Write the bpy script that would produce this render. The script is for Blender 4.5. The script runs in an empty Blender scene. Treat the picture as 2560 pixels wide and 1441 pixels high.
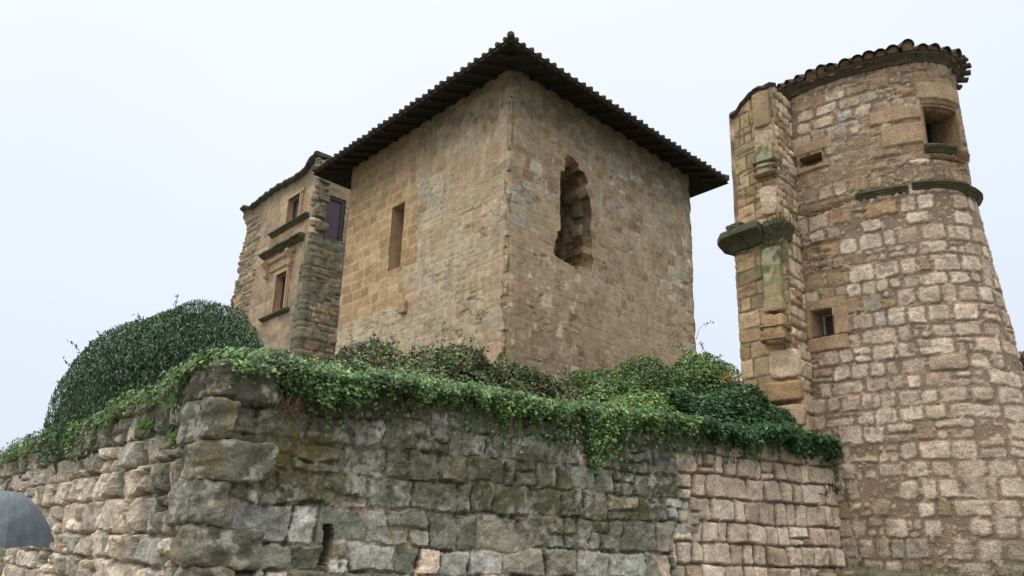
import bpy, math, random
import numpy as np
from mathutils import Vector, Matrix
R = math.radians
C = bpy.context.scene.collection
sc = bpy.context.scene
rng = np.random.default_rng(7)
random.seed(7)

# ------------------------------------------------------------------ camera
cd = bpy.data.cameras.new('camera'); cam = bpy.data.objects.new('camera', cd); C.objects.link(cam)
cam.location = (0, 0, 1.6)
cam.matrix_world = Matrix.Translation((0, 0, 1.6)) @ Matrix.Rotation(R(90 + 17.3), 4, 'X') @ Matrix.Rotation(R(1.66), 4, 'Z')
cd.sensor_width = 36; cd.lens = 2050 * 36 / 2560; cd.clip_end = 3000; cd.clip_start = .05
sc.camera = cam

# ------------------------------------------------------------------ world, sun, exposure
w = bpy.data.worlds.new('World'); sc.world = w; w.use_nodes = True
nt = w.node_tree; nt.nodes.clear()
def wn(t): return nt.nodes.new(t)
out = wn('ShaderNodeOutputWorld'); bg = wn('ShaderNodeBackground'); nt.links.new(bg.outputs[0], out.inputs[0])
tc = wn('ShaderNodeTexCoord'); sep = wn('ShaderNodeSeparateXYZ'); nt.links.new(tc.outputs['Generated'], sep.inputs[0])
sn = wn('ShaderNodeTexNoise'); sn.inputs['Scale'].default_value = 2.2; sn.inputs['Detail'].default_value = 3
nt.links.new(tc.outputs['Generated'], sn.inputs['Vector'])
ma = wn('ShaderNodeMath'); ma.operation = 'MULTIPLY_ADD'; ma.inputs[1].default_value = .28; nt.links.new(sn.outputs['Fac'], ma.inputs[0])
sub = wn('ShaderNodeMath'); sub.operation = 'MULTIPLY_ADD'; sub.inputs[1].default_value = -.12   # a little brighter to the left
nt.links.new(sep.outputs['X'], sub.inputs[0]); nt.links.new(sep.outputs['Z'], sub.inputs[2])
nt.links.new(sub.outputs[0], ma.inputs[2])
ramp = wn('ShaderNodeValToRGB'); nt.links.new(ma.outputs[0], ramp.inputs[0])
cr = ramp.color_ramp
stops = [(0, (.40, .44, .515)), (.22, (.44, .485, .56)), (.48, (.512, .552, .60)), (.8, (.582, .608, .625)), (1, (2.6, 2.6, 2.55))]
cr.elements[0].position = 0; cr.elements[0].color = stops[0][1] + (1,)
cr.elements[1].position = 1; cr.elements[1].color = stops[-1][1] + (1,)
for p, c in stops[1:-1]:
    e = cr.elements.new(p); e.color = c + (1,)
sky = wn('ShaderNodeTexSky'); sky.sky_type = 'NISHITA'; sky.sun_disc = False
sky.sun_elevation = R(52); sky.sun_rotation = R(205)
mx = wn('ShaderNodeMix'); mx.data_type = 'RGBA'; mx.blend_type = 'ADD'; mx.inputs[0].default_value = .006
nt.links.new(ramp.outputs[0], mx.inputs[6]); nt.links.new(sky.outputs[0], mx.inputs[7])
nt.links.new(mx.outputs[2], bg.inputs[0]); bg.inputs[1].default_value = 1.6
sl = bpy.data.lights.new('sun', 'SUN'); sl.energy = .6; sl.angle = R(35); sl.color = (1, .97, .93)
so = bpy.data.objects.new('sun', sl); C.objects.link(so)
so.rotation_euler = Vector((math.sin(R(25)) * math.cos(R(52)), math.cos(R(25)) * math.cos(R(52)), -math.sin(R(52)))).to_track_quat('-Z', 'Y').to_euler()
sc.view_settings.view_transform = 'Standard'; sc.view_settings.look = 'None'
sc.view_settings.gamma = 1; sc.view_settings.exposure = 0; sc.view_settings.use_curve_mapping = False

# ------------------------------------------------------------------ helpers
def lin(c):
    c = np.asarray(c, float) / 255.
    return np.where(c <= .04045, c / 12.92, ((c + .055) / 1.055) ** 2.4)
_T = np.random.default_rng(99).random((64, 256, 256))
def vn(x, y, s):
    T = _T[s % 64]
    xi = np.floor(x).astype(np.int64); yi = np.floor(y).astype(np.int64)
    fx = x - xi; fy = y - yi; fx = fx * fx * (3 - 2 * fx); fy = fy * fy * (3 - 2 * fy)
    a = T[xi & 255, yi & 255]; b = T[(xi + 1) & 255, yi & 255]; c = T[xi & 255, (yi + 1) & 255]; d = T[(xi + 1) & 255, (yi + 1) & 255]
    return (a + (b - a) * fx) * (1 - fy) + (c + (d - c) * fx) * fy
def fbm(x, y, s, o=4):
    x = np.asarray(x, float); y = np.asarray(y, float)
    r = 0; a = .5; t = 0
    for i in range(o):
        r = r + a * vn(x * 2 ** i + 17.3 * i, y * 2 ** i + 9.1 * i, s + i); t += a; a *= .5
    return r / t - .5          # about -0.5..0.5
def fbm3(p, s, o=4):
    return (fbm(p[..., 0] + 3.1, p[..., 1] + p[..., 2] * .37, s, o) + fbm(p[..., 1] + 7.7, p[..., 2] - p[..., 0] * .31, s + 5, o) + fbm(p[..., 2] + 1.3, p[..., 0] + p[..., 1] * .29, s + 9, o)) / 1.6
def hsh(a, s):
    v = np.sin(np.asarray(a, float) * 12.9898 + s * 78.233) * 43758.5453
    return v - np.floor(v)
def sstep(a, b, x):
    t = np.clip((x - a) / (b - a), 0, 1); return t * t * (3 - 2 * t)

def tag(o, label, cat, group=None, kind=None):
    if label: o['label'] = label
    if cat: o['category'] = cat
    if group: o['group'] = group
    if kind: o['kind'] = kind
    return o
def thing(name, label, cat, loc, group=None):
    o = bpy.data.objects.new(name, None); C.objects.link(o); o.location = loc
    o.empty_display_size = .3
    return tag(o, label, cat, group)
def link(name, me, mat=None, parent=None):
    o = bpy.data.objects.new(name, me); C.objects.link(o)
    if mat: me.materials.append(mat)
    if parent:
        o.parent = parent
        loc = Vector(parent.location)
        p = parent.parent
        while p: loc += p.location; p = p.parent
        me.transform(Matrix.Translation(-loc))
    return o
def mesh_np(name, V, polys_idx, totals, col=None, smooth=False):
    me = bpy.data.meshes.new(name)
    V = np.ascontiguousarray(V, np.float32); polys_idx = np.ascontiguousarray(polys_idx, np.int32)
    totals = np.ascontiguousarray(totals, np.int32)
    me.vertices.add(len(V)); me.vertices.foreach_set('co', V.ravel())
    me.loops.add(len(polys_idx)); me.loops.foreach_set('vertex_index', polys_idx)
    me.polygons.add(len(totals))
    st = np.concatenate([[0], np.cumsum(totals)[:-1]]).astype(np.int32)
    me.polygons.foreach_set('loop_start', st)
    me.polygons.foreach_set('loop_total', totals)
    me.update(calc_edges=True)
    if col is not None:
        at = me.color_attributes.new('Col', 'FLOAT_COLOR', 'POINT')
        c4 = np.ones((len(V), 4), np.float32); c4[:, :3] = col
        at.data.foreach_set('color', c4.ravel())
    me.polygons.foreach_set('use_smooth', np.full(len(totals), smooth))
    me.validate()
    return me
class MB:
    """collects boxes, tubes and prisms into one mesh"""
    def __init__(s): s.v = []; s.f = []; s.n = 0
    def add(s, V, F):
        s.v.append(np.asarray(V, float)); s.f += [[i + s.n for i in f] for f in F]; s.n += len(V)
    def box(s, c, size, ax=(1, 0, 0), ay=(0, 1, 0), az=(0, 0, 1)):
        c = np.array(c, float); X, Y, Z = [np.array(a, float) * d / 2 for a, d in zip((ax, ay, az), size)]
        V = [c + i * X + j * Y + k * Z for k in (-1, 1) for j in (-1, 1) for i in (-1, 1)]
        s.add(V, [[0, 2, 3, 1], [4, 5, 7, 6], [0, 1, 5, 4], [2, 6, 7, 3], [0, 4, 6, 2], [1, 3, 7, 5]])
    def tube(s, pts, r, n=8, cap=True, arc=(0, 2 * math.pi)):
        pts = [np.array(p, float) for p in pts]; V = []; F = []
        rr = r if hasattr(r, '__len__') else [r] * len(pts)
        full = abs(arc[1] - arc[0] - 2 * math.pi) < 1e-6
        m = n if full else n + 1
        for i, p in enumerate(pts):
            d = pts[min(i + 1, len(pts) - 1)] - pts[max(i - 1, 0)]; d /= np.linalg.norm(d) + 1e-9
            up = np.array([0, 0, 1.]) if abs(d[2]) < .95 else np.array([1., 0, 0])
            a = np.cross(d, up); a /= np.linalg.norm(a); b = np.cross(a, d)
            for k in range(m):
                t = arc[0] + (arc[1] - arc[0]) * k / n
                V.append(p + rr[i] * (math.cos(t) * a + math.sin(t) * b))
        for i in range(len(pts) - 1):
            for k in range(n):
                k2 = (k + 1) % m if full else k + 1
                F.append([i * m + k, i * m + k2, (i + 1) * m + k2, (i + 1) * m + k])
        if cap and full:
            F.append(list(range(m))[::-1]); F.append([(len(pts) - 1) * m + k for k in range(m)])
        s.add(V, F)
    def prism(s, poly, z0, z1):
        n = len(poly); V = [(x, y, z0) for x, y in poly] + [(x, y, z1) for x, y in poly]
        s.add(V, [list(range(n))[::-1], list(range(n, 2 * n))] + [[i, (i + 1) % n, n + (i + 1) % n, n + i] for i in range(n)])
    def mesh(s, name, smooth=False):
        V = np.concatenate(s.v); idx = np.concatenate([np.array(f) for f in s.f]); used = np.unique(idx)
        re_ = np.zeros(len(V), int); re_[used] = np.arange(len(used))
        return mesh_np(name, V[used], re_[idx], [len(f) for f in s.f], smooth=smooth)
    def build(s, name, mat, parent=None, smooth=False):
        return link(name, s.mesh(name, smooth), mat, parent)

# ------------------------------------------------------------------ materials
def mat_base(name):
    m = bpy.data.materials.new(name); m.use_nodes = True
    n = m.node_tree; b = n.nodes['Principled BSDF']
    return m, n, b
def noise(n, scale, detail=4, rough=.6, vec=None):
    t = n.nodes.new('ShaderNodeTexNoise'); t.inputs['Scale'].default_value = scale; t.inputs['Detail'].default_value = detail; t.inputs['Roughness'].default_value = rough
    if vec is None:
        g = n.nodes.new('ShaderNodeNewGeometry'); vec = g.outputs['Position']
    n.links.new(vec, t.inputs['Vector']); return t
def ramp_of(n, src, stops):
    r = n.nodes.new('ShaderNodeValToRGB'); n.links.new(src, r.inputs[0]); e = r.color_ramp.elements
    e[0].position, e[0].color = stops[0][0], tuple(stops[0][1]) + (1,)
    e[1].position, e[1].color = stops[-1][0], tuple(stops[-1][1]) + (1,)
    for p, c in stops[1:-1]:
        x = e.new(p); x.color = tuple(c) + (1,)
    return r
def mul(n, a, b, fac=1., mode='MULTIPLY'):
    m = n.nodes.new('ShaderNodeMix'); m.data_type = 'RGBA'; m.blend_type = mode
    if hasattr(fac, 'is_linked'): n.links.new(fac, m.inputs[0])
    else: m.inputs[0].default_value = fac
    for s, i in ((a, 6), (b, 7)):
        if hasattr(s, 'is_linked'): n.links.new(s, m.inputs[i])
        else: m.inputs[i].default_value = tuple(s) + (1,)
    return m.outputs[2]
def stone_mat(name, base=None, grain=1., pit=0., bump=.5, rough=.88, speck=None):
    m, n, b = mat_base(name)
    if base is None:
        a = n.nodes.new('ShaderNodeAttribute'); a.attribute_name = 'Col'; c = a.outputs['Color']
    else:
        rgb = n.nodes.new('ShaderNodeRGB'); rgb.outputs[0].default_value = tuple(base) + (1,); c = rgb.outputs[0]
    n1 = noise(n, 5, 6, .65); n2 = noise(n, 38, 5, .7); n3 = noise(n, 95, 3, .6)
    k = grain
    r1 = ramp_of(n, n1.outputs['Fac'], [(.32, (1 - .3 * k,) * 3), (.68, (1 + .22 * k,) * 3)])
    r2 = ramp_of(n, n2.outputs['Fac'], [(.34, (1 - .42 * k,) * 3), (.5, (1,) * 3), (.66, (1 + .34 * k,) * 3)])
    r3 = ramp_of(n, n3.outputs['Fac'], [(.36, (1 - .25 * k,) * 3), (.64, (1 + .25 * k,) * 3)]); c = mul(n, c, r3.outputs[0])
    c = mul(n, c, r1.outputs[0]); c = mul(n, c, r2.outputs[0])
    if pit:
        v = noise(n, 26, 4, .75)
        rp = ramp_of(n, v.outputs['Fac'], [(.30, (.42, .38, .34)), (.40, (1, 1, 1))])
        c = mul(n, c, rp.outputs[0], pit)
    if speck:
        v = noise(n, 14, 5, .8); rs = ramp_of(n, v.outputs['Fac'], [(.56, (0, 0, 0)), (.66, (1, 1, 1))])
        f = n.nodes.new('ShaderNodeMath'); f.operation = 'MULTIPLY'; f.inputs[1].default_value = speck[1]
        n.links.new(rs.outputs[0], f.inputs[0])
        c = mul(n, c, speck[0], f.outputs[0], 'MIX')
    n.links.new(c, b.inputs['Base Color'])
    b.inputs['Roughness'].default_value = rough; b.inputs['Specular IOR Level'].default_value = .3
    s = n.nodes.new('ShaderNodeMath'); s.operation = 'ADD'; n.links.new(n2.outputs['Fac'], s.inputs[0])
    s2 = n.nodes.new('ShaderNodeMath'); s2.operation = 'MULTIPLY'; s2.inputs[1].default_value = .4; n.links.new(n3.outputs['Fac'], s2.inputs[0])
    n.links.new(s2.outputs[0], s.inputs[1])
    bp = n.nodes.new('ShaderNodeBump'); bp.inputs['Strength'].default_value = bump; bp.inputs['Distance'].default_value = .05
    n.links.new(s.outputs[0], bp.inputs['Height']); n.links.new(bp.outputs[0], b.inputs['Normal'])
    return m
def plain_mat(name, col, rough=.7, var=.25, scale=20, metal=0, spec=.4, stretch=None):
    m, n, b = mat_base(name)
    vec = None
    if stretch:
        g = n.nodes.new('ShaderNodeNewGeometry'); mp = n.nodes.new('ShaderNodeMapping'); mp.inputs['Scale'].default_value = stretch
        n.links.new(g.outputs['Position'], mp.inputs[0]); vec = mp.outputs[0]
    t = noise(n, scale, 5, .6, vec)
    r = ramp_of(n, t.outputs['Fac'], [(.3, tuple(x * (1 - var) for x in col)), (.7, tuple(x * (1 + var) for x in col))])
    n.links.new(r.outputs[0], b.inputs['Base Color']); b.inputs['Roughness'].default_value = rough
    b.inputs['Metallic'].default_value = metal; b.inputs['Specular IOR Level'].default_value = spec
    bp = n.nodes.new('ShaderNodeBump'); bp.inputs['Strength'].default_value = .25; bp.inputs['Distance'].default_value = .01
    n.links.new(t.outputs['Fac'], bp.inputs['Height']); n.links.new(bp.outputs[0], b.inputs['Normal'])
    return m
def leaf_mat(name, rough=.5, trans=.35):
    m, n, b = mat_base(name)
    a = n.nodes.new('ShaderNodeAttribute'); a.attribute_name = 'Col'
    n.links.new(a.outputs['Color'], b.inputs['Base Color']); b.inputs['Roughness'].default_value = rough; b.inputs['Specular IOR Level'].default_value = .35
    tr = n.nodes.new('ShaderNodeBsdfTranslucent'); n.links.new(a.outputs['Color'], tr.inputs[0])
    ms = n.nodes.new('ShaderNodeMixShader'); ms.inputs[0].default_value = trans
    n.links.new(b.outputs[0], ms.inputs[1]); n.links.new(tr.outputs[0], ms.inputs[2])
    n.links.new(ms.outputs[0], n.nodes['Material Output'].inputs[0]); return m
KA = 1.30
def pc(*c):
    v = lin(c) * KA; g = v @ np.array([.3, .6, .1])
    return np.minimum(v * .95 + g * .05, .8)
M_rub = stone_mat('rough_field_stone', grain=.8, bump=.55, pit=.3)
M_ash = stone_mat('dressed_sandstone', grain=.65, bump=.4)
M_tow = stone_mat('pitted_limestone', grain=.85, pit=.6, bump=.7)
M_trim = stone_mat('weathered_sandstone_trim', tuple(pc(118, 98, 72)), grain=1.2, bump=.6, speck=((.055, .06, .035), .75))
M_moss = stone_mat('mossy_stone_trim', tuple(pc(82, 79, 60)), grain=1.2, bump=.9, speck=((.062, .066, .034), .8))
M_dtrim = stone_mat('grimy_eaves_mortar', tuple(pc(70, 60, 46)), grain=1.2, bump=.8)
M_cop = stone_mat('dark_roof_slabs', tuple(pc(74, 68, 56)), grain=1.3, bump=.9, speck=((.07, .07, .045), .7))
M_path = stone_mat('pale_bounce_gravel', (.26, .235, .19), grain=1.2, bump=.8)  # unseen ground, made pale to bounce light onto the lower walls
M_dirt = stone_mat('grassy_soil', (.07, .075, .035), grain=1.4, bump=1)
M_tile = stone_mat('weathered_clay_tile', (.075, .055, .045), grain=1.4, bump=.6, speck=((.09, .085, .07), .6))
M_wood = plain_mat('old_dark_timber', (.022, .016, .013), .85, .4, 30)
M_board = plain_mat('dark_roof_boards', (.02, .015, .012), .9, .4, 18)
M_shut = plain_mat('purple_brown_shutter_paint', (.072, .05, .062), .55, .25, 8, stretch=(14, 14, 1.5))
M_frame = plain_mat('pale_window_frame', (.32, .29, .25), .6, .2, 20)
M_dframe = plain_mat('dark_window_frame', (.05, .035, .04), .6, .2, 20)
M_glass = plain_mat('reflecting_window_glass', (.10, .12, .13), .06, .1, 3, spec=.9)
M_dark = plain_mat('unlit_room', (.02, .018, .016), .95, .2, 5)
M_leaf = leaf_mat('leaf', .5, .2)
M_hleaf = leaf_mat('hedge_leaf', .42, .18)
M_stem = plain_mat('bark', (.085, .068, .045), .9, .3, 30)
M_inner = plain_mat('dense_inner_twigs', (.02, .026, .012), .95, .5, 12)

# ------------------------------------------------------------------ masonry
class Path:
    """plan line running left to right as seen from outside; its right-hand side is the outside"""
    def __init__(s, pts, smooth=.012):
        s.p = np.array(pts, float); d = np.hypot(*np.diff(s.p, axis=0).T); s.s = np.concatenate([[0], np.cumsum(d)]); s.L = s.s[-1]; s.e = smooth
    def pos(s, u):
        u = np.asarray(u, float)
        x = np.interp(u, s.s, s.p[:, 0]); y = np.interp(u, s.s, s.p[:, 1])
        d0 = (s.p[1] - s.p[0]) / (s.s[1] - s.s[0]); d1 = (s.p[-1] - s.p[-2]) / (s.s[-1] - s.s[-2])
        a = np.minimum(u, 0); b = np.maximum(u - s.L, 0)
        return np.stack([x + a * d0[0] + b * d1[0], y + a * d0[1] + b * d1[1]], -1)
    def nrm(s, u):
        d = s.pos(np.asarray(u) + s.e) - s.pos(np.asarray(u) - s.e); d /= np.linalg.norm(d, axis=-1, keepdims=True) + 1e-9
        return np.stack([d[..., 1], -d[..., 0]], -1)

def stones(u, z, seed, rh, rj, sw, sj, gap, rad=.05, warp=.03, ws=.5, edge=.05, relief=.04, rough=.012, tilt=.3, pal=None, mortar=(120, 102, 85), split=0., z0=-1., edgen=.02, mvar=.12, drop=0.):
    """coursed stonework: height above the mortar bed and colour at every (u, z)"""
    r = np.random.default_rng(seed)
    uw = u + warp * 2 * fbm(u / ws, z / ws, seed, 3); zw = z + warp * 2 * fbm(u / ws + 5, z / ws + 3, seed + 3, 3) + .05 * fbm(u * .35, z * .1 + 2, seed + 4, 2)
    ed = [z0]
    while ed[-1] < 16: ed.append(ed[-1] + rh * (1 + rj * r.uniform(-1, 1)))
    ed = np.array(ed); row = np.clip(np.searchsorted(ed, zw) - 1, 0, len(ed) - 2)
    za, zb = ed[row], ed[row + 1]
    ua = np.zeros_like(u); ub = np.zeros_like(u); sid = np.zeros(u.shape, np.int64)
    lo, hi = u.min() - 2, u.max() + 2
    for q in np.unique(row):
        m = row == q; b = [lo + r.uniform(-1, 0)]
        while b[-1] < hi: b.append(b[-1] + sw * (1 + sj * r.uniform(-1, 1)) * (1.5 if r.random() < .12 else 1))
        b = np.array(b); k = np.clip(np.searchsorted(b, uw[m]) - 1, 0, len(b) - 2)
        ua[m] = b[k]; ub[m] = b[k + 1]; sid[m] = q * 997 + k
    if split:
        s1 = hsh(sid, 3.3) < split; mid = za + (zb - za) * (.35 + .3 * hsh(sid, 4.1)); top = zw > mid
        za = np.where(s1 & top, mid, za); zb = np.where(s1 & ~top, mid, zb); sid = np.where(s1 & top, sid + 400003, sid)
        s2 = s1 & (hsh(sid, 5.7) < .5); mu = ua + (ub - ua) * (.35 + .3 * hsh(sid, 6.1)); rt = uw > mu
        ua = np.where(s2 & rt, mu, ua); ub = np.where(s2 & ~rt, mu, ub); sid = np.where(s2 & rt, sid + 800007, sid)
    cx, cz, hx, hz = (ua + ub) / 2, (za + zb) / 2, (ub - ua) / 2, (zb - za) / 2
    g = gap * (.5 + hsh(sid, 1.7))
    rd = np.minimum(rad * (.6 + .8 * hsh(sid, 8.8)), np.minimum(hx, hz) * .8)
    lx, lz = uw - cx, zw - cz
    sk = (hsh(sid, 9.1) - .5) * .16; lx2 = lx + lz * sk; lz2 = lz + lx * (hsh(sid, 9.9) - .5) * .10
    qx = np.abs(lx2) - (hx - g - rd); qz = np.abs(lz2) - (hz - g - rd)
    sd = np.hypot(np.maximum(qx, 0), np.maximum(qz, 0)) + np.minimum(np.maximum(qx, qz), 0) - rd
    sd += edgen * (1.5 * fbm(u * 9, z * 9, seed + 11, 3) + .8 * fbm(u * 26, z * 26, seed + 13, 2))
    if drop: sd = np.where(hsh(sid, 15.5) < drop, sd + .3, sd)
    body = sstep(0, edge, -sd)
    t = lx / np.maximum(hx, .02) * (hsh(sid, 2.2) - .5) + lz / np.maximum(hz, .02) * (hsh(sid, 2.9) - .5)
    h = body * relief * (.45 + 1.1 * hsh(sid, 7.3) + tilt * t) + rough * 2 * fbm(u * 7, z * 7, seed + 20, 4) * (.4 + .6 * body) + rough * 1.6 * fbm(u * 2.3, z * 2.3, seed + 25, 2) - rough * 1.6 * body * (np.abs(fbm(u * 5.5 + hsh(sid, 1.1) * 9, z * 5.5, seed + 27, 3)) * 2 - .25)
    sc_ = pal(cx, cz, sid)
    mc = (mortar(u, z) if callable(mortar) else pc(*mortar)) * (1 + mvar * 4 * fbm(u * 1.7, z * 1.7, seed + 30, 4))[..., None]
    f = sstep(-.006, .022, -sd)[..., None]
    arr = sstep(.05, .0, np.abs(-sd - .035)) * (fbm(u * 8, z * 8, seed + 35, 3) > -.05)
    sc_ = sc_ * (1 + .35 * fbm(u * 4, z * 4, seed + 33, 4) + .45 * fbm(u * 15, z * 15, seed + 36, 3) + .14 * arr)[..., None]
    return h, mc * (1 - f) + sc_ * f, f[..., 0]

def palette(entries, seed=0, var=.36, gain=1.):
    """entries: list of (rgb, weight or weight(cx, cz)) -> one colour for each stone"""
    cols = np.array([pc(*e[0]) for e in entries]) * gain
    def f(cx, cz, sid):
        W = np.stack([np.broadcast_to(e[1](cx, cz) if callable(e[1]) else e[1], cx.shape) for e in entries], -1).astype(float)
        W = np.cumsum(np.maximum(W, 1e-6), -1); W /= W[..., -1:]
        k = (hsh(sid, 31.7 + seed)[..., None] > W).sum(-1)
        c = cols[np.clip(k, 0, len(cols) - 1)]
        return c * (1 - var / 2 + var * hsh(sid, 41.3 + seed))[..., None]
    return f

def wall_mesh(name, path, us, zs, layout, mat, parent, ztop=None, batter=None, hole=None, cap=None, capz=0., part=None, smooth=True, lean=None):
    us = np.unique(np.round(np.asarray(us), 4)); zs = np.unique(np.round(np.asarray(zs), 4))
    U, Z = np.meshgrid(us, zs, indexing='ij')
    if ztop is not None: Z = np.minimum(Z, ztop(U))
    h, col, _ = layout(U, Z)
    off = h + (batter(U, Z) if batter is not None else 0)
    P = path.pos(U); N = path.nrm(U)
    XY = P + N * off[..., None]
    V = np.concatenate([XY, Z[..., None]], -1)
    nu, nz = U.shape
    keep = np.ones((nu - 1, nz - 1), bool)
    cu = (U[:-1, :-1] + U[1:, 1:]) / 2; cz = (Z[:-1, :-1] + Z[1:, 1:]) / 2
    keep &= (np.maximum(Z[:-1, 1:], Z[1:, 1:]) - np.minimum(Z[:-1, :-1], Z[1:, :-1])) > 1e-5
    if hole is not None: keep &= ~hole(cu, cz)
    if part is not None: keep &= part(cu, cz)
    if cap is not None:            # wall top runs back from the face
        top = V[:, -1:].copy(); ex = [V]; ec = [col]; ku = [keep]
        for q, d in enumerate(cap):
            t = top.copy(); t[..., :2] -= N[:, -1:] * d; t[..., 2] += capz * min(1, d * 2) + .05 * fbm(t[..., 0] * 3, t[..., 1] * 3, 50 + q, 3) * 2
            ex.append(t); ec.append(np.broadcast_to(pc(88, 84, 66), t.shape)); ku.append(np.ones((nu - 1, 1), bool))
        V = np.concatenate(ex, 1); col = np.concatenate(ec, 1); keep = np.concatenate(ku, 1); nz = V.shape[1]
    idx = np.arange(nu * nz).reshape(nu, nz)
    F = np.stack([idx[:-1, :-1], idx[1:, :-1], idx[1:, 1:], idx[:-1, 1:]], -1)[keep]
    used = np.unique(F); re = np.full(nu * nz, -1); re[used] = np.arange(len(used)); F = re[F]
    me = mesh_np(name, V.reshape(-1, 3)[used], F.ravel(), np.full(len(F), 4), col.reshape(-1, 3)[used], smooth)
    return link(name, me, mat, parent)
def lines(a, b, step, *extra):
    n = max(2, int(round((b - a) / step)) + 1); L = list(np.linspace(a, b, n))
    for e in extra:                       # exact edge with a crisp partner just outside it
        L = [x for x in L if abs(x - e) > step * .3] + [e]
    return sorted(L)

def moulding(name, path, ua, ub, z, prof, mat, parent, n=None, wear=.01, seed=1, ends=True, base=0., zf=None):
    """a moulded stone band: prof = (out, up) points, swept along the wall path"""
    n = n or max(2, int((ub - ua) / .04)); us = np.linspace(ua, ub, n); prof = np.array(prof, float)
    P = path.pos(us); N = path.nrm(us); m = len(prof)
    V = np.zeros((n, m, 3))
    for j, (o, zz) in enumerate(prof):
        wv = wear * 2 * fbm(us * 6, np.full(n, j * 3.3), seed, 3)
        V[:, j, :2] = P + N * (o + base + wv * (1. if o > 0.01 else 0.))[:, None]; V[:, j, 2] = z + zz + wear * 2 * fbm(us * 5, np.full(n, j * 2.1 + 9), seed + 2, 3)
    if zf is not None: V[:, :, 2] += zf(us)[:, None]
    F = []
    idx = np.arange(n * m).reshape(n, m)
    for i in range(n - 1):
        for j in range(m): F.append([idx[i, j], idx[i + 1, j], idx[i + 1, (j + 1) % m], idx[i, (j + 1) % m]])
    if ends: F.append(list(idx[0])); F.append(list(idx[-1][::-1]))
    mb = MB(); mb.add(V.reshape(-1, 3), F); return mb.build(name, mat, parent)

def rock(name, c, size, ax, ay, mat, parent, col, seed=0, p=5., n=18, amp=.05, dist=.22):
    """a rounded, weathered block of stone"""
    g = np.linspace(-1, 1, n); A, B = np.meshgrid(g, g, indexing='ij'); V = []; F = []; k = 0
    for axis in range(3):
        for sgn in (-1, 1):
            q = np.stack([np.full_like(A, sgn), A * sgn, B], -1) if axis == 0 else (np.stack([B, np.full_like(A, sgn), A * sgn], -1) if axis == 1 else np.stack([A * sgn, B, np.full_like(A, sgn)], -1))
            V.append(q.reshape(-1, 3)); idx = np.arange(n * n).reshape(n, n) + k; k += n * n
            F.append(np.stack([idx[:-1, :-1], idx[1:, :-1], idx[1:, 1:], idx[:-1, 1:]], -1).reshape(-1, 4))
    V = np.concatenate(V); F = np.concatenate(F)
    V = V / ((np.abs(V) ** p).sum(-1, keepdims=True) ** (1 / p))
    W = V * np.array(size) / 2
    s = seed * 7.7
    W = W * (1 + dist * fbm3(V * 1.1 + s, seed, 2)[:, None]) + V * (amp * 2 * (fbm3(W * 5 + s, seed + 2, 4) + .45 * fbm3(W * 17 + s, seed + 3, 3)))[:, None]
    ax = np.array(ax, float); ay = np.array(ay, float); az = np.array([0, 0, 1.])
    P = np.array(c) + W[:, :1] * ax + W[:, 1:2] * ay + W[:, 2:] * az
    cc = col(P, W) if callable(col) else np.broadcast_to(np.array(col), P.shape) * (1 + .5 * fbm3(W * 4 + s, seed + 4, 4))[:, None]
    me = mesh_np(name, P, F.ravel(), np.full(len(F), 4), cc, True)
    return link(name, me, mat, parent)

# ------------------------------------------------------------------ leaves
KIND = {
 'ivy': [(0, -.2, 0), (.34, -.42, -.06), (.52, .02, -.12), (.27, .14, -.03), (0, .62, -.06), (-.27, .14, -.03), (-.52, .02, -.12), (-.34, -.42, -.06)],
 'oval': [(0, -.5, 0), (.27, -.16, .05), (.24, .2, .05), (0, .55, -.08), (-.24, .2, .05), (-.27, -.16, .05)],
 'lance': [(0, -.5, 0), (.16, -.02, .05), (0, .55, -.05), (-.16, -.02, .05)],
 'blade': [(-.035, -.5, 0), (.035, -.5, 0), (.02, .15, .05), (0, .55, .16), (-.02, .15, .05)],
}
def leaf_mesh(name, P, N, S, col, kind, mat, parent, up=None, seed=1, jit=.6):
    r = np.random.default_rng(seed); P = np.asarray(P, float); n = len(P)
    N = np.asarray(N, float) + r.normal(0, jit, (n, 3)); N /= np.linalg.norm(N, axis=1, keepdims=True) + 1e-9
    T = r.normal(0, 1, (n, 3)) if up is None else np.asarray(up, float) + r.normal(0, .3, (n, 3))
    T -= (T * N).sum(1, keepdims=True) * N; T /= np.linalg.norm(T, axis=1, keepdims=True) + 1e-9
    B = np.cross(T, N)
    K = np.array(KIND[kind]); m = len(K)
    V = P[:, None] + S[:, None, None] * (K[None, :, 0, None] * B[:, None] + K[None, :, 1, None] * T[:, None] + K[None, :, 2, None] * N[:, None])
    me = mesh_np(name, V.reshape(-1, 3), np.arange(n * m), np.full(n, m), np.repeat(col, m, 0))
    return link(name, me, mat, parent)
def leafcol(n, cols, r, var=.3):
    k = r.choice(len(cols), n, p=np.array([c[1] for c in cols]) / sum(c[1] for c in cols))
    c = np.array([lin(c[0]) for c in cols])[k]
    return c * r.uniform(1 - var, 1 + var, (n, 1))
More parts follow.
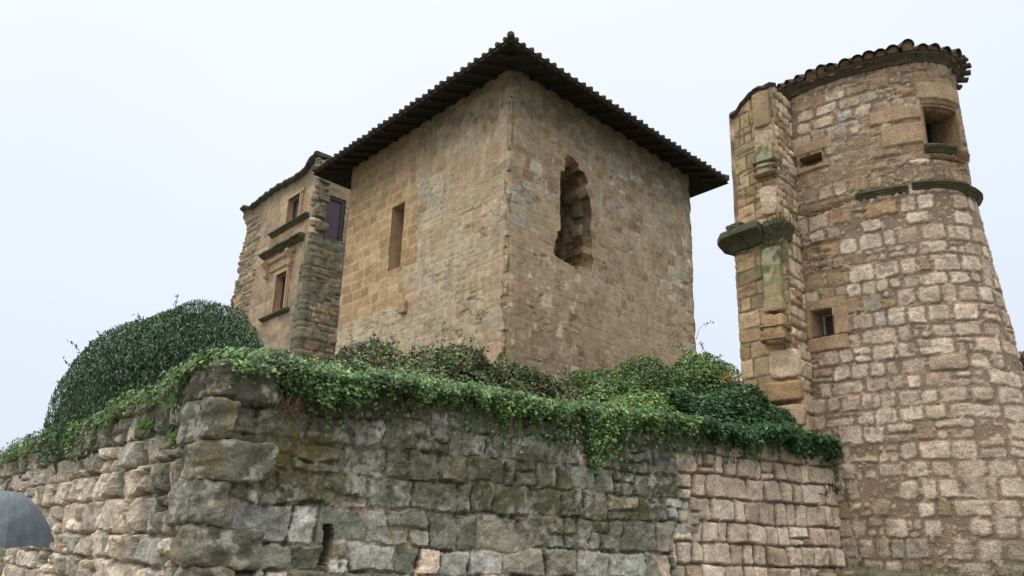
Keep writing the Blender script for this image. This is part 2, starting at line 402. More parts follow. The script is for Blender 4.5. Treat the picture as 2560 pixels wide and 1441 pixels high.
def blob_leaves(ells, n, r, shell=.35, lump=.25, up=.25):
    """points and normals spread through the outer shell of a union of ellipsoids; ells = (centre, radii, azimuth)"""
    Ps, Ns = [], []
    vol = np.array([e[1][0] * e[1][1] + e[1][0] * e[1][2] for e in ells]); vol /= vol.sum()
    for (c, rad, az), f in zip(ells, vol):
        k = int(n * f * 1.3); d = r.normal(0, 1, (k, 3)); d /= np.linalg.norm(d, axis=1, keepdims=True)
        d[:, 2] = np.where(d[:, 2] < -.35, -d[:, 2], d[:, 2])
        t = 1 - shell * r.random(k) ** 1.6 + lump * fbm3(d * 2.3 + np.array(c), 12, 3) * 1.6
        q = d * np.array(rad) * t[:, None]; nn = d / np.array(rad); nn /= np.linalg.norm(nn, axis=1, keepdims=True)
        ca, sa = math.cos(az), math.sin(az)
        rot = np.array([[ca, -sa, 0], [sa, ca, 0], [0, 0, 1]])
        Ps.append(q @ rot.T + np.array(c)); Ns.append(nn @ rot.T)
    P = np.concatenate(Ps); N = np.concatenate(Ns)
    ins = np.zeros(len(P), bool)          # drop what lies deep inside another clump
    for c, rad, az in ells:
        ca, sa = math.cos(az), math.sin(az); q = (P - np.array(c)) @ np.array([[ca, -sa, 0], [sa, ca, 0], [0, 0, 1]]) / np.array(rad)
        ins |= (q ** 2).sum(1) < (1 - shell - .25) ** 2
    N = N + np.array([0, 0, up]); return P[~ins], N[~ins]
def blob_core(name, ells, f, parent, mat=None):
    mb = MB()
    for c, rad, az in ells:
        V = []; F = []; a, b = 14, 8; ca, sa = math.cos(az), math.sin(az)
        for j in range(b + 1):
            for i in range(a):
                t, p = 2 * math.pi * i / a, math.pi * j / b - math.pi / 2
                d = np.array([math.cos(p) * math.cos(t), math.cos(p) * math.sin(t), math.sin(p)])
                q = d * np.array(rad) * f * (1 + .15 * math.sin(5 * t + 3 * p))
                V.append((c[0] + q[0] * ca - q[1] * sa, c[1] + q[0] * sa + q[1] * ca, c[2] + q[2]))
        for j in range(b):
            for i in range(a): F.append([j * a + i, j * a + (i + 1) % a, (j + 1) * a + (i + 1) % a, (j + 1) * a + i])
        mb.add(V, F)
    return mb.build(name, mat or M_inner, parent, True)

# ================================================================== THE SETTING
mb = MB(); mb.add([(-1500, -1500, 0), (1500, -1500, 0), (1500, 1500, 0), (-1500, 1500, 0)], [[0, 1, 2, 3]])
tag(mb.build('ground', M_path), 'pale gravel ground at the foot of the walls', 'ground', kind='structure')
AZF, AZL = R(57.3), R(-37.5)
dF = np.array([math.sin(AZF), math.cos(AZF)]); dL = np.array([math.sin(AZL), math.cos(AZL)])
nF = np.array([dF[1], -dF[0]]); nL = np.array([-dL[1], dL[0]])
C0 = np.array([-2.814, 8.0])
# raised terrace inside the walls
ci = C0 + dF * .5 + dL * .5
poly = [tuple(ci), tuple(C0 + dF * 9.6 + dL * .5), (7.5, 14.2), (18, 15.5), (60, 60), (-60, 75), tuple(C0 + dL * 30 + dF * .5)]
mb = MB(); mb.prism(poly, -.5, 3.05)
tag(mb.build('terrace', M_dirt), 'raised earth terrace behind the old stone wall', 'terrace', kind='structure')

# ================================================================== RETAINING WALL
LL = 19.0
rw_path = Path([C0 + dL * LL, C0, C0 + dF * 9.75])
UC = LL
wall = thing('retaining_wall', 'old rubble retaining wall of lichened grey and pale blocks with ivy along its top', 'wall', (C0[0], C0[1], 0))
def dark_w(cu, cz):        # where lichen has blackened the stones: upper and middle part of the long face
    f = cu - UC
    d = sstep(-3.2, .5, f) * sstep(6.6, 5.4, f)
    return np.clip(d * (.2 + .95 * sstep(1.6, 2.15, cz + .6 * fbm(cu * .9, cz * .9, 40, 3))) + .75 * sstep(2.35, 2.85, cz) * sstep(6.9, 5.7, f), 0, 1)
palL = palette([((166, 152, 134), lambda u, z: 1.6 - dark_w(u, z)), ((184, 170, 152), lambda u, z: 1.4 - 1.2 * dark_w(u, z)), ((150, 138, 122), .8), ((136, 131, 120), .7),
                ((112, 109, 97), lambda u, z: .2 + 1.8 * dark_w(u, z)), ((90, 88, 76), lambda u, z: .03 + 1.6 * dark_w(u, z))], 1, .36, 1.1)
palF = palette([((176, 172, 162), .9), ((182, 162, 142), lambda u, z: .8 * (1.1 - dark_w(u, z))), ((146, 146, 136), 1.2), ((118, 119, 104), lambda u, z: .7 + 1.0 * dark_w(u, z)),
                ((90, 90, 76), lambda u, z: .2 + 1.7 * dark_w(u, z)), ((132, 126, 108), .8)], 2, .44)
palR = palette([((176, 158, 138), 2), ((164, 146, 126), 1.3), ((188, 172, 152), 1.2), ((154, 134, 112), .5), ((138, 132, 114), lambda u, z: 2.5 * sstep(2.85, 3.15, z))], 3)
def mortL(u, z): return pc(*(164, 140, 118)) * (1 - .65 * np.clip(sstep(1.9, 2.7, z) + sstep(.0, .12, fbm(u * 2, z * 2, 28, 4)), 0, 1))[..., None]
def jointF(u, z):  # dark brown paints the shade of open, dirty joints; beige is mortar
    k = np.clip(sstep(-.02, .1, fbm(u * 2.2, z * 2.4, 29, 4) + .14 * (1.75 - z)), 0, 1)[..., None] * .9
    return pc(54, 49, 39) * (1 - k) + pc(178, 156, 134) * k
def rw_layout(U, Z):
    f = U - UC
    a = stones(U, Z, 11, .345, .18, .37, .5, .004, .045, .06, .55, .04, .10, .032, 1.1, palL, mortL, .25, edgen=.034)
    b = stones(U, Z, 23, .33, .3, .38, .55, .003, .03, .08, .4, .026, .044, .028, 1., palF, jointF, .28, edgen=.034)
    c = stones(U, Z, 37, .30, .1, .31, .4, .004, .04, .03, .5, .03, .055, .018, .8, palR, (92, 74, 56), .06, edgen=.022)
    rowj = (hsh(np.floor(Z / .3), 2.2) - .5) * .4
    mR = sstep(-.06, .06, f - (5.72 + .22 * Z + rowj + .15 * fbm(U * 3, Z * 3, 3, 3)))
    mL = sstep(.35, -.1, f)
    def mix(i):
        A, B, D = a[i], b[i], c[i]
        m1, m2 = (mL, mR) if A.ndim == 2 else (mL[..., None], mR[..., None])
        x = A * m1 + B * (1 - m1); return x * (1 - m2) + D * m2
    h, col = mix(0), mix(1)
    dk = dark_w(U, Z)
    # black crust, grey bloom, ochre and green lichen, each with its own outline
    n1 = fbm(U * 1.1, Z * 1.3, 31, 5); n2 = fbm(U * 5, Z * 5, 32, 5); n3 = fbm(U * 2.4, Z * 2.4, 33, 5); n4 = fbm(U * 13, Z * 13, 34, 4)
    def over(col, m, rgb): return col * (1 - m[..., None]) + pc(*rgb) * m[..., None]
    cm = np.clip(sstep(-.02, .16, n1 + .55 * n2 + .5 * n4 + .26 * dk - .12) * dk, 0, 1); h = h * (1 - .2 * cm) + .02 * cm * (n2 + n4)
    col = over(col, np.clip(sstep(-.02, .16, n1 + .55 * n2 + .5 * n4 + .26 * dk - .12) * dk, 0, 1) * .68, (60, 58, 47))
    col = over(col, sstep(.06, .2, n3 + .4 * n4) * .5 * dk, (98, 97, 78))
    col = over(col, sstep(.1, .22, n2 + .6 * n4) * .62 * (.35 + .65 * dk) * (1 - mR), (164, 160, 148))
    sp1 = sstep(.08, .2, fbm(U * 24, Z * 24, 46, 3)); sp2 = sstep(.08, .2, fbm(U * 20 + 7, Z * 20, 47, 3))
    col = over(col, sp1 * .5 * np.clip(dk + .2, 0, 1) * (1 - mR), (150, 147, 132)); col = over(col, sp2 * .55 * np.clip(dk + .15, 0, 1) * (1 - mR), (52, 50, 42))
    ywhere = sstep(1.6, .2, np.abs(f)) * .9 + .25 * dk
    col = over(col, sstep(.14, .24, fbm(U * 3.1, Z * 3.1, 36, 5) + .35 * n4) * .6 * np.clip(ywhere, 0, 1), (124, 104, 48))
    col = over(col, sstep(.1, .24, fbm(U * 1.7 + 4, Z * 1.7, 38, 5) + .12 * dk) * .5 * np.clip(dk + .15, 0, 1), (72, 74, 38))
    col = over(col, sstep(2.8, 3.2, Z + .5 * n3) * .45, (80, 82, 56))
    # open slot where a stone has fallen out
    s = (np.abs(f - 1.19 - .03 * np.sin(Z * 9)) < .05 + .02 * n3) & (Z > 1.33) & (Z < 1.73)
    h = np.where(s, h - .3, h)
    # outward bulge and sag of an old wall
    h = h + .12 * fbm(U * .5, Z * .6, 44, 3) + .05 * (3.0 - Z) / 3
    return h, col, None
def rw_top(U):
    f = U - UC
    t = 3.12 + .14 * fbm(U * 1.3, U * 0 + 2, 45, 3) + .06 * sstep(-1.5, 0, f) + .12 * sstep(7.2, 8.2, f) - .2 * sstep(8.6, 9.5, f)
    return np.where(f < -8, t + .1, t)
us = np.concatenate([np.arange(0, 8, .06), np.arange(8, 15, .032), np.arange(15, UC - 1.2, .022), np.arange(UC - 1.2, UC + 10, .0155)])
us = us[us <= rw_path.L]
wall_mesh('stone_face', rw_path, us, np.concatenate([np.arange(0, .95, .07), np.arange(.95, 3.4, .0165)]), rw_layout, M_rub, wall, ztop=rw_top, cap=(.06, .2, .45, .8, 1.2), capz=.03, smooth=False)
# big quoin blocks at the corner
def quoin_col(i):
    def f(P, W):
        n1 = fbm3(P * 3 + i, 5, 5) + .4 * fbm3(P * 14, 6, 3); n2 = fbm3(P * 11 + i, 8, 4); n3 = fbm3(P * 2.6 + 3 * i, 15, 5) + .3 * fbm3(P * 15, 7, 3)
        base = [(84, 80, 68), (100, 98, 84), (96, 95, 80), (114, 112, 100), (108, 104, 87), (120, 112, 96), (114, 108, 95)][i]
        c = np.broadcast_to(pc(*base), P.shape) * (1 + .9 * n2)[:, None]
        for th, rgb, src, k in ((.05, (66, 64, 54), n1, .6), (.10, (126, 106, 50), n3, .45), (.10, (156, 152, 138), n2 + .3 * n1, .6)):
            m = (sstep(th, th + .12, src) * k)[:, None]; c = c * (1 - m) + pc(*rgb) * m
        return c
    return f
aF, aL = np.append(dF, 0), np.append(dL, 0)
for i, (lf, ll, za, zb, pr) in enumerate([(.60, .66, 2.86, 3.24, .02), (.16, .72, 2.46, 2.83, .03), (.62, .40, 2.10, 2.44, .05), (.18, .62, 1.69, 2.08, .03), (.55, .34, 1.32, 1.67, .04), (.36, .5, .98, 1.30, .03), (.5, .5, .6, .97, .05)]):
    c2 = C0 + nF * pr + nL * pr; cc = c2 + dF * (lf - .15) / 2 + dL * (ll - .15) / 2
    rock('quoin_stone', (cc[0], cc[1], (za + zb) / 2), (lf + .15, ll + .15, (zb - za) * 1.04), aF, aL, M_rub, wall, quoin_col(i), 3 + i, 9, 42, .04)
# ================================================================== KEEP
KN, KL, KR = np.array([-.142, 17.0]), np.array([-4.947, 22.81]), np.array([5.24, 22.67])
kp = Path([KL, KN, KR]); KU = float(np.hypot(*(KN - KL)))
keep = thing('stone_keep', 'square tan stone keep with a broken window gap and a low overhanging tiled roof', 'tower', (KN[0], KN[1] + 4, 3.0))
def kpal(u, z): pass
ash_w = lambda u, z: 1.0
palA = palette([((152, 125, 90), 2), ((142, 115, 82), 1.6), ((160, 135, 100), 1), ((136, 109, 78), .8)], 5, .16, 1.0)
pale = lambda u, z: sstep(7.9, 6.9, z) * sstep(4.2, 3.6, u)
palB = palette([((150, 134, 110), 2), ((160, 144, 120), 1.3), ((146, 124, 96), .9), ((146, 136, 116), 1.3), ((158, 132, 108), .5), ((136, 118, 92), .5)], 6, .13, 1.06)
up_r = lambda u, z: np.clip(sstep(9.5, 11.2, z + .35 * (u - KU - 3.5)) + .8 * sstep(5.6, 7.2, u - KU) * sstep(6.5, 9, z), 0, 1)
blue = lambda u, z: sstep(1.9, 1.2, u - KU) * sstep(8.3, 8.8, z) * sstep(10.1, 9.6, z)
palK = palette([((138, 120, 95), 2.2), ((128, 108, 83), 1.3), ((146, 129, 105), 1), ((138, 128, 108), lambda u, z: .25 + 2.6 * up_r(u, z)), ((138, 132, 119), lambda u, z: .06 + .8 * up_r(u, z) + 3.2 * blue(u, z)),
                ((146, 117, 93), .5), ((116, 98, 74), .45), ((160, 148, 130), lambda u, z: .1 + .6 * up_r(u, z))], 7, .2, 1.06)
def keep_layout(U, Z):
    a = stones(U, Z, 51, .30, .06, .52, .35, .006, .015, .006, .8, .012, .006, .004, .15, palA, (170, 147, 114), edgen=.004, mvar=.05)
    b = stones(U, Z, 57, .29, .28, .38, .5, .005, .03, .035, .5, .02, .009, .010, .6, palB, (158, 139, 113), .3, edgen=.016, mvar=.06)
    c = stones(U, Z, 63, .25, .22, .34, .5, .004, .02, .03, .45, .018, .008, .008, .6, palK, (148, 128, 101), .28, edgen=.014, mvar=.06)
    # the dressed repair fills the left end; a ragged toothed seam joins it to the old rubble
    seam = 3.75 + .14 * (hsh(np.floor(Z / .3), 5) - .5) * 2 * 1.2
    mA = sstep(.03, -.03, U - np.where(Z < 8.4, seam - .35, seam)) * sstep(7.32, 7.42, Z + .04 * fbm(U * 3, Z, 2, 3))
    mC = sstep(-.12, .12, U - KU)
    def mix(i):
        A, B, D = a[i], b[i], c[i]
        m1, m2 = (mA, mC) if A.ndim == 2 else (mA[..., None], mC[..., None])
        x = A * m1 + B * (1 - m1); return x * (1 - m2) + D * m2
    h, col = mix(0), mix(1)
    def over(col, m, rgb): return col * (1 - m[..., None]) + pc(*rgb) * m[..., None]
    n1 = fbm(U * .9, Z * .9, 61, 5); n2 = fbm(U * 4, Z * 4, 62, 5); n3 = fbm(U * 11, Z * 11, 63, 3); n4 = fbm(U * 8, Z * .7, 64, 4)
    old = 1 - mA
    # mortar smeared over the joints of the rubble
    col = over(col, sstep(-.06, .12, n1 + .6 * n2) * .62 * old * (1 - .75 * up_r(U, Z) * mC), (154, 132, 102))
    col = over(col, sstep(.04, .2, n2 + .5 * n3) * .35 * old, (168, 150, 122))
    # pale band under the repair, damp streaks, eaves' shadow painted in with some mould, grime at the foot
    col = over(col, pale(U, Z) * sstep(7.45, 7.35, Z) * .5 * sstep(-.3, .1, n2), (172, 158, 130))
    col = over(col, sstep(-.05, .25, n4) * .22 * old, (112, 98, 76))
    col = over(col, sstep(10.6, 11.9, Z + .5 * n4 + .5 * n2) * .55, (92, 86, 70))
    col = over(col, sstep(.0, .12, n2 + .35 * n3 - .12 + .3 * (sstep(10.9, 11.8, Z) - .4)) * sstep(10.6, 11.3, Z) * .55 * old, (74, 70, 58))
    col = over(col, sstep(7.6, 5.6, Z + n1) * .25 * mC, (112, 94, 68))
    col = over(col, sstep(.22, .3, n2 + .5 * n3) * .7 * mC * sstep(8.3, 7.6, Z) * sstep(4.5, 1, U - KU), (190, 174, 154))
    for (cu, cz, su, sz) in ((1.35, 6.9, .2, .16), (1.85, 6.35, .09, .17), (2.5, 7.75, .1, .12), (2.3, 6.95, .08, .07)):
        d = np.maximum(np.abs(U - KU - cu - .04 * n3 * 4) / su, np.abs(Z - cz - .05 * n2 * 4) / sz)
        col = over(col, sstep(1.1, .8, d) * .8, (186, 166, 146))
    # hairline cracks and scaled-off beds
    for fu, fz, sd_, th in ((1.1, 3.2, 161, .010), (2.2, 7.5, 164, .014)):
        q = fbm(U * fu, Z * fz + .25 * U * (1 - 2 * mC), sd_, 3); mk = np.exp(-(q / th) ** 2) * sstep(.02, .14, fbm(U * .8, Z * .9, sd_ + 1, 3)) * old
        col = over(col, mk * .75, (84, 70, 50)); h = h - .02 * mk
    # a bulging, chipped corner
    h = h + .05 * fbm(U * .7, Z * .7, 65, 3) - .10 * sstep(.22, 0, np.abs(U - KU)) * sstep(-.1, .25, fbm(U * 2, Z * 1.6, 66, 3) + .18) - .07 * sstep(.16, 0, np.abs(U - KU)) * (hsh(np.floor(Z / .27), 12) > .62)
    e = sstep(.5, 0, kp.L - U); h = h + e * .08 * fbm(Z * 3, Z * 0, 67, 3)
    return h, col, None
SL = (KU - 5.0, KU - 4.38, 8.45, 10.29)     # slit window in the left face
BRK = np.array([(2.09, 10.9), (2.3, 10.86), (2.5, 10.78), (2.52, 10.63), (2.74, 10.66), (2.9, 10.42), (2.78, 10.24), (2.98, 10.02), (3.05, 9.6), (3.0, 9.2), (3.08, 8.8), (3.06, 8.5), (3.12, 8.4), (3.02, 8.1), (2.7, 8.06), (2.43, 7.98), (2.1, 8.04), (1.83, 8.06), (1.66, 8.1), (1.6, 8.2), (1.66, 8.5), (1.72, 8.55), (1.72, 8.74), (1.84, 8.78), (1.8, 9.4), (1.8, 10.3), (1.84, 10.36), (1.97, 10.4), (1.95, 10.52), (2.0, 10.66), (1.93, 10.7)])
def inpoly(P, x, y):
    r = np.zeros(x.shape, bool); n = len(P); j = n - 1
    for i in range(n):
        (xi, yi), (xj, yj) = P[i], P[j]
        c = ((yi > y) != (yj > y)) & (x < (xj - xi) * (y - yi) / (yj - yi + 1e-12) + xi); r ^= c; j = i
    return r
def khole(u, z):
    return ((u > SL[0]) & (u < SL[1]) & (z > SL[2] - 0.6 * sstep(SL[0], SL[1], u) * 0 - .0) & (z < SL[3])) | inpoly(BRK, u - KU, z)
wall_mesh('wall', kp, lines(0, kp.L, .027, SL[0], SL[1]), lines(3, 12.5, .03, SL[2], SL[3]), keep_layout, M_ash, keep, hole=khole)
# two back walls, plain, so that the building is whole from any side
KB = KL + KR - KN + np.array([0, .3])
bk = Path([KR, KB, KL])
wall_mesh('rear_wall', bk, lines(0, bk.L, .2), lines(3, 12.5, .2), lambda U, Z: stones(U, Z, 71, .28, .2, .4, .4, .01, pal=palK), M_ash, keep)
# slit window: splayed reveals, sloping sill
sd = np.append(kp.nrm(np.array([2.0]))[0], 0); st = np.append((KN - KL) / KU, 0)
def KP(u, z, d=0): q = kp.pos(np.array([u]))[0]; return np.array([q[0], q[1], z]) - sd * d
slit = MB()
a0, a1, zb_, zt_ = SL; dd = 1.0
slit.add([KP(a0, zb_ - .02), KP(a0, zb_ + .35, dd), KP(a0, zt_, dd), KP(a0, zt_)], [[0, 1, 2, 3]])
slit.add([KP(a1, zb_ - .02), KP(a1, zt_), KP(a1 - .12, zt_, dd), KP(a1 - .12, zb_ + .35, dd)], [[0, 1, 2, 3]])
slit.add([KP(a0, zt_), KP(a0, zt_, dd), KP(a1 - .12, zt_, dd), KP(a1, zt_)], [[0, 1, 2, 3]])
slit.add([KP(a0, zb_ + .35, dd), KP(a1 - .12, zb_ + .35, dd), KP(a1 - .12, zt_, dd), KP(a0, zt_, dd)], [[0, 1, 2, 3]])
M_reveal = stone_mat('ashlar_reveal', tuple(pc(150, 126, 94)), grain=.7, bump=.4)
def add_courses(m, rows=.3, horiz=.5):      # faint pale joints for small dressed surfaces
    n = m.node_tree; b = n.nodes['Principled BSDF']; src = b.inputs['Base Color'].links[0].from_socket
    g = n.nodes.new('ShaderNodeNewGeometry'); sx = n.nodes.new('ShaderNodeSeparateXYZ'); n.links.new(g.outputs['Position'], sx.inputs[0])
    w_ = n.nodes.new('ShaderNodeMath'); w_.operation = 'PINGPONG'; w_.inputs[1].default_value = rows / 2; n.links.new(sx.outputs['Z'], w_.inputs[0])
    r_ = ramp_of(n, w_.outputs[0], [(.006, (1.22, 1.18, 1.1)), (.018, (1, 1, 1))])
    n.links.new(mul(n, src, r_.outputs[0]), b.inputs['Base Color'])
add_courses(M_reveal)
sw = slit.build('slit_window', M_reveal, keep)
sill = MB(); sill.add([KP(a0 - .02, zb_ - .06, -.012), KP(a1 + .02, zb_ - .06, -.012), KP(a1 - .1, zb_ + .36, dd), KP(a0, zb_ + .36, dd), KP(a0 - .02, zb_ - .2, -.012), KP(a1 + .02, zb_ - .2, -.012)], [[0, 1, 2, 3], [4, 5, 1, 0]])
sill.build('sill', M_reveal, sw)
# broken window: ragged hole with rubble reveals running deep into the wall
n_ = len(BRK); per = []
for i in range(n_):
    a, b = BRK[i], BRK[(i + 1) % n_]; k = max(1, int(np.hypot(*(b - a)) / .05))
    per += [a + (b - a) * t / k for t in range(k)]
per = np.array(per); nd = 34; dep = np.linspace(-.005, 1.7, nd)
cen = np.array([2.35, 9.2]); sdr = np.append(kp.nrm(np.array([KU + 3]))[0], 0)
V = np.zeros((len(per), nd, 3)); cc = np.zeros((len(per), nd, 3))
for j, d in enumerate(dep):
    ang = np.arange(len(per)) * .05
    kc = np.floor(ang * 3.6 + .5 * (np.floor(d * 3.4) % 2)); nz = (.20 * (hsh(kc * 3 + np.floor(d * 3.4) * 5, 7) - .62) + .10 * fbm(ang * 5, np.full(len(per), d * 6.), 70, 3)) * min(1, d * 5)
    q = cen + (per - cen) * (1 + nz - .03 * d)[:, None]
    P2 = kp.pos(KU + q[:, 0]); V[:, j, :2] = P2; V[:, j, 2] = q[:, 1]; V[:, j] -= sdr * d
    k = hsh(kc * 13 + np.floor(d * 3.4) * 7, 2)
    base = np.array([pc(128, 106, 78), pc(146, 124, 98), pc(100, 82, 60), pc(112, 100, 82)])[(k * 4).astype(int) % 4]
    cc[:, j] = base * (1 + .5 * fbm(ang * 6, np.full(len(per), d * 6), 75, 3))[:, None]
idx = np.arange(len(per) * nd).reshape(len(per), nd)
Fq = np.stack([idx[:, :-1], idx[:, 1:], np.roll(idx, -1, 0)[:, 1:], np.roll(idx, -1, 0)[:, :-1]], -1).reshape(-1, 4)
back = idx[:, -1]
me = mesh_np('broken_window', V.reshape(-1, 3), np.concatenate([Fq.ravel(), back]), np.concatenate([np.full(len(Fq), 4), [len(back)]]), cc.reshape(-1, 3), False)
link('broken_window', me, M_rub, keep)
# stone stub sticking out of the left face
p = KP(KU - 4.0, 7.25, -.03)
rock('putlog_stone', p, (.3, .24, .34), st, sd, M_ash, keep, pc(150, 120, 90), 40, 9, 12, .01)
# ---- roof
oh = .92
def offs(P, Q, n, o): return None
nRr, nLl = kp.nrm(np.array([KU + 3]))[0], kp.nrm(np.array([2.]))[0]
dRr, dLl = (KR - KN) / np.linalg.norm(KR - KN), (KL - KN) / np.linalg.norm(KL - KN)
def isect(p, d, q, e): t = np.linalg.solve(np.array([d, -e]).T, q - p); return p + d * t[0]
nB1 = dLl; nB2 = dRr        # rear sides
eN = isect(KN + nRr * oh, dRr, KN + nLl * oh, dLl)
eR = isect(KN + nRr * oh, dRr, KR + dRr * oh, KB - KR)
eL = isect(KN + nLl * oh, dLl, KL + dLl * oh, KB - KL)
eB = isect(KR + dRr * oh, KB - KR, KL + dLl * oh, KB - KL)
ctr = (KN + KL + KR + KB) / 4; ZE, PIT = 12.26, math.tan(R(17))
corners = [eL, eN, eR, eB]
apex_h = ZE + 4.6 * PIT
mbR = MB()
A3 = np.array([ctr[0], ctr[1], apex_h])
for i in range(4):
    a, b = corners[i], corners[(i + 1) % 4]
    mbR.add([(a[0], a[1], ZE), (b[0], b[1], ZE), tuple(A3)], [[0, 1, 2]])
# canal tiles: covers running up each slope, the lowest course hanging past the fascia
for i in range(4):
    a, b = corners[i], corners[(i + 1) % 4]; L = np.linalg.norm(b - a); t = (b - a) / L; inn = np.array([-t[1], t[0]])
    if np.dot(ctr - a, inn) < 0: inn = -inn
    hgt = np.dot(ctr - a, inn); sl_ = (apex_h - ZE) / hgt; fr = np.dot(ctr - a, t) / L
    n = int(L / .27); j0 = 0
    for k in range(n + 1):
        s = (k + .5) / (n + 1)
        up = hgt * min(s / fr, (1 - s) / (1 - fr))
        base = a + t * L * s + t * random.uniform(-.02, .02)
        o0 = -.05 + random.uniform(-.03, .02)
        top = max(up, .25); pts = []
        m = max(2, int(top / .45) + 1)
        for q in range(m):
            d0 = o0 + (top - o0) * q / (m - 1); pp = base + inn * d0
            pts.append((pp[0], pp[1], ZE - .015 + sl_ * d0 + random.uniform(-.008, .008)))
        mbR.tube(pts, [.06 - .008 * (q / (m - 1)) + random.uniform(-.004, .004) for q in range(m)], 8)
    # hip ridge tiles
    pts = [(a[0] + (A3[0] - a[0]) * q - (0), a[1] + (A3[1] - a[1]) * q, ZE + (apex_h - ZE) * q + .06) for q in np.linspace(.0, 1, 14)]
    mbR.tube(pts, .085, 8)
roof_o = mbR.build('roof', M_tile, keep, True)
# boards, fascia, rafters and wall plate seen from below
mb = MB()
for i in range(4):
    a, b = corners[i], corners[(i + 1) % 4]; ia = ctr + (a - ctr) * .72; ib = ctr + (b - ctr) * .72
    zi = ZE - .05 + (apex_h - ZE) * .28
    mb.add([(a[0], a[1], ZE - .12), (ia[0], ia[1], zi - .085), (ib[0], ib[1], zi - .085), (b[0], b[1], ZE - .12)], [[0, 1, 2, 3]])
mb.build('eaves_boards', M_board, roof_o)
for i in range(4):
    a, b = corners[i], corners[(i + 1) % 4]; t = (b - a) / np.linalg.norm(b - a); inn = np.array([-t[1], t[0]])
    if np.dot(ctr - a, inn) < 0: inn = -inn
    c_ = (a + b) / 2 + inn * .045; m3 = MB()
    m3.box((c_[0], c_[1], ZE - .065), (np.linalg.norm(b - a) - .06, .035, .12), np.append(t, 0), np.append(inn, 0)); m3.build('fascia_board', M_wood, roof_o)
raf = []
for i in (0, 1, 2, 3):
    a, b = corners[i], corners[(i + 1) % 4]; L = np.linalg.norm(b - a); t = (b - a) / L; inn = np.array([-t[1], t[0]])
    if np.dot(ctr - a, inn) < 0: inn = -inn
    for k in range(1, 17):
        s = L * k / 17; p0 = a + t * s + inn * .1; p1 = a + t * s + inn * 1.3
        m3 = MB(); ax3 = np.array([inn[0], inn[1], PIT * .97]); ax3 /= np.linalg.norm(ax3); ay3 = np.append(t, 0); az3 = np.cross(ax3, ay3)
        mid = (p0 + p1) / 2; m3.box((mid[0], mid[1], ZE - .11 + .6 * PIT), (1.25, .11, .13), ax3, ay3, az3)
        m3.build('rafter', M_wood, roof_o)

# ================================================================== ROUND TOWER
def tower_pts():
    P = [(5.0, 13.3)]; h = 143.; s = 0; ds = .02
    while h > -75:
        a = R(h); P.append((P[-1][0] + ds * math.sin(a), P[-1][1] + ds * math.cos(a))); s += ds
        h = 143 - 28 * s / 1.9 if s < 1.9 else 115 - (s - 1.9) / .88 * 57.2958
    return P
tp = Path(tower_pts(), .03)
tower = thing('stair_tower', 'round pale rubble stair tower with a tiled rim, moulded string course and small windows', 'tower', (6.5, 13.2, 0))
ZS = 7.25
def tbat(U, Z):
    wv = .12 + .88 * sstep(.2, 3.0, U)
    return np.where(Z < ZS, .02 + (ZS - Z) * .093 * wv, 0.)
orange = lambda u, z: np.clip(sstep(1.0, .5, u) * sstep(4.5, 4.9, z) * sstep(6.9, 6.5, z) + .7 * sstep(1.1, .7, np.abs(u - 2.2)) * sstep(7.2, 7.6, z) + .8 * sstep(.3, .1, np.abs(z - 7.05)) * sstep(2, 1, u) + .5 * sstep(8.9, 9.3, z), 0, 1)
palT = palette([((176, 158, 137), 3.5), ((165, 147, 126), 2), ((186, 169, 148), 1.3), ((156, 137, 116), .6), ((148, 120, 90), lambda u, z: .10 + 5 * orange(u, z)),
                ((138, 118, 91), lambda u, z: .12 + 4 * orange(u, z) + 1.5 * sstep(2.0, 1.5, z)), ((144, 134, 116), lambda u, z: .12 + .9 * sstep(7.3, 8, z) + 2 * sstep(2.0, 1.5, z)), ((160, 156, 148), lambda u, z: .05 + .9 * sstep(7.5, 8, z))], 9, .22)
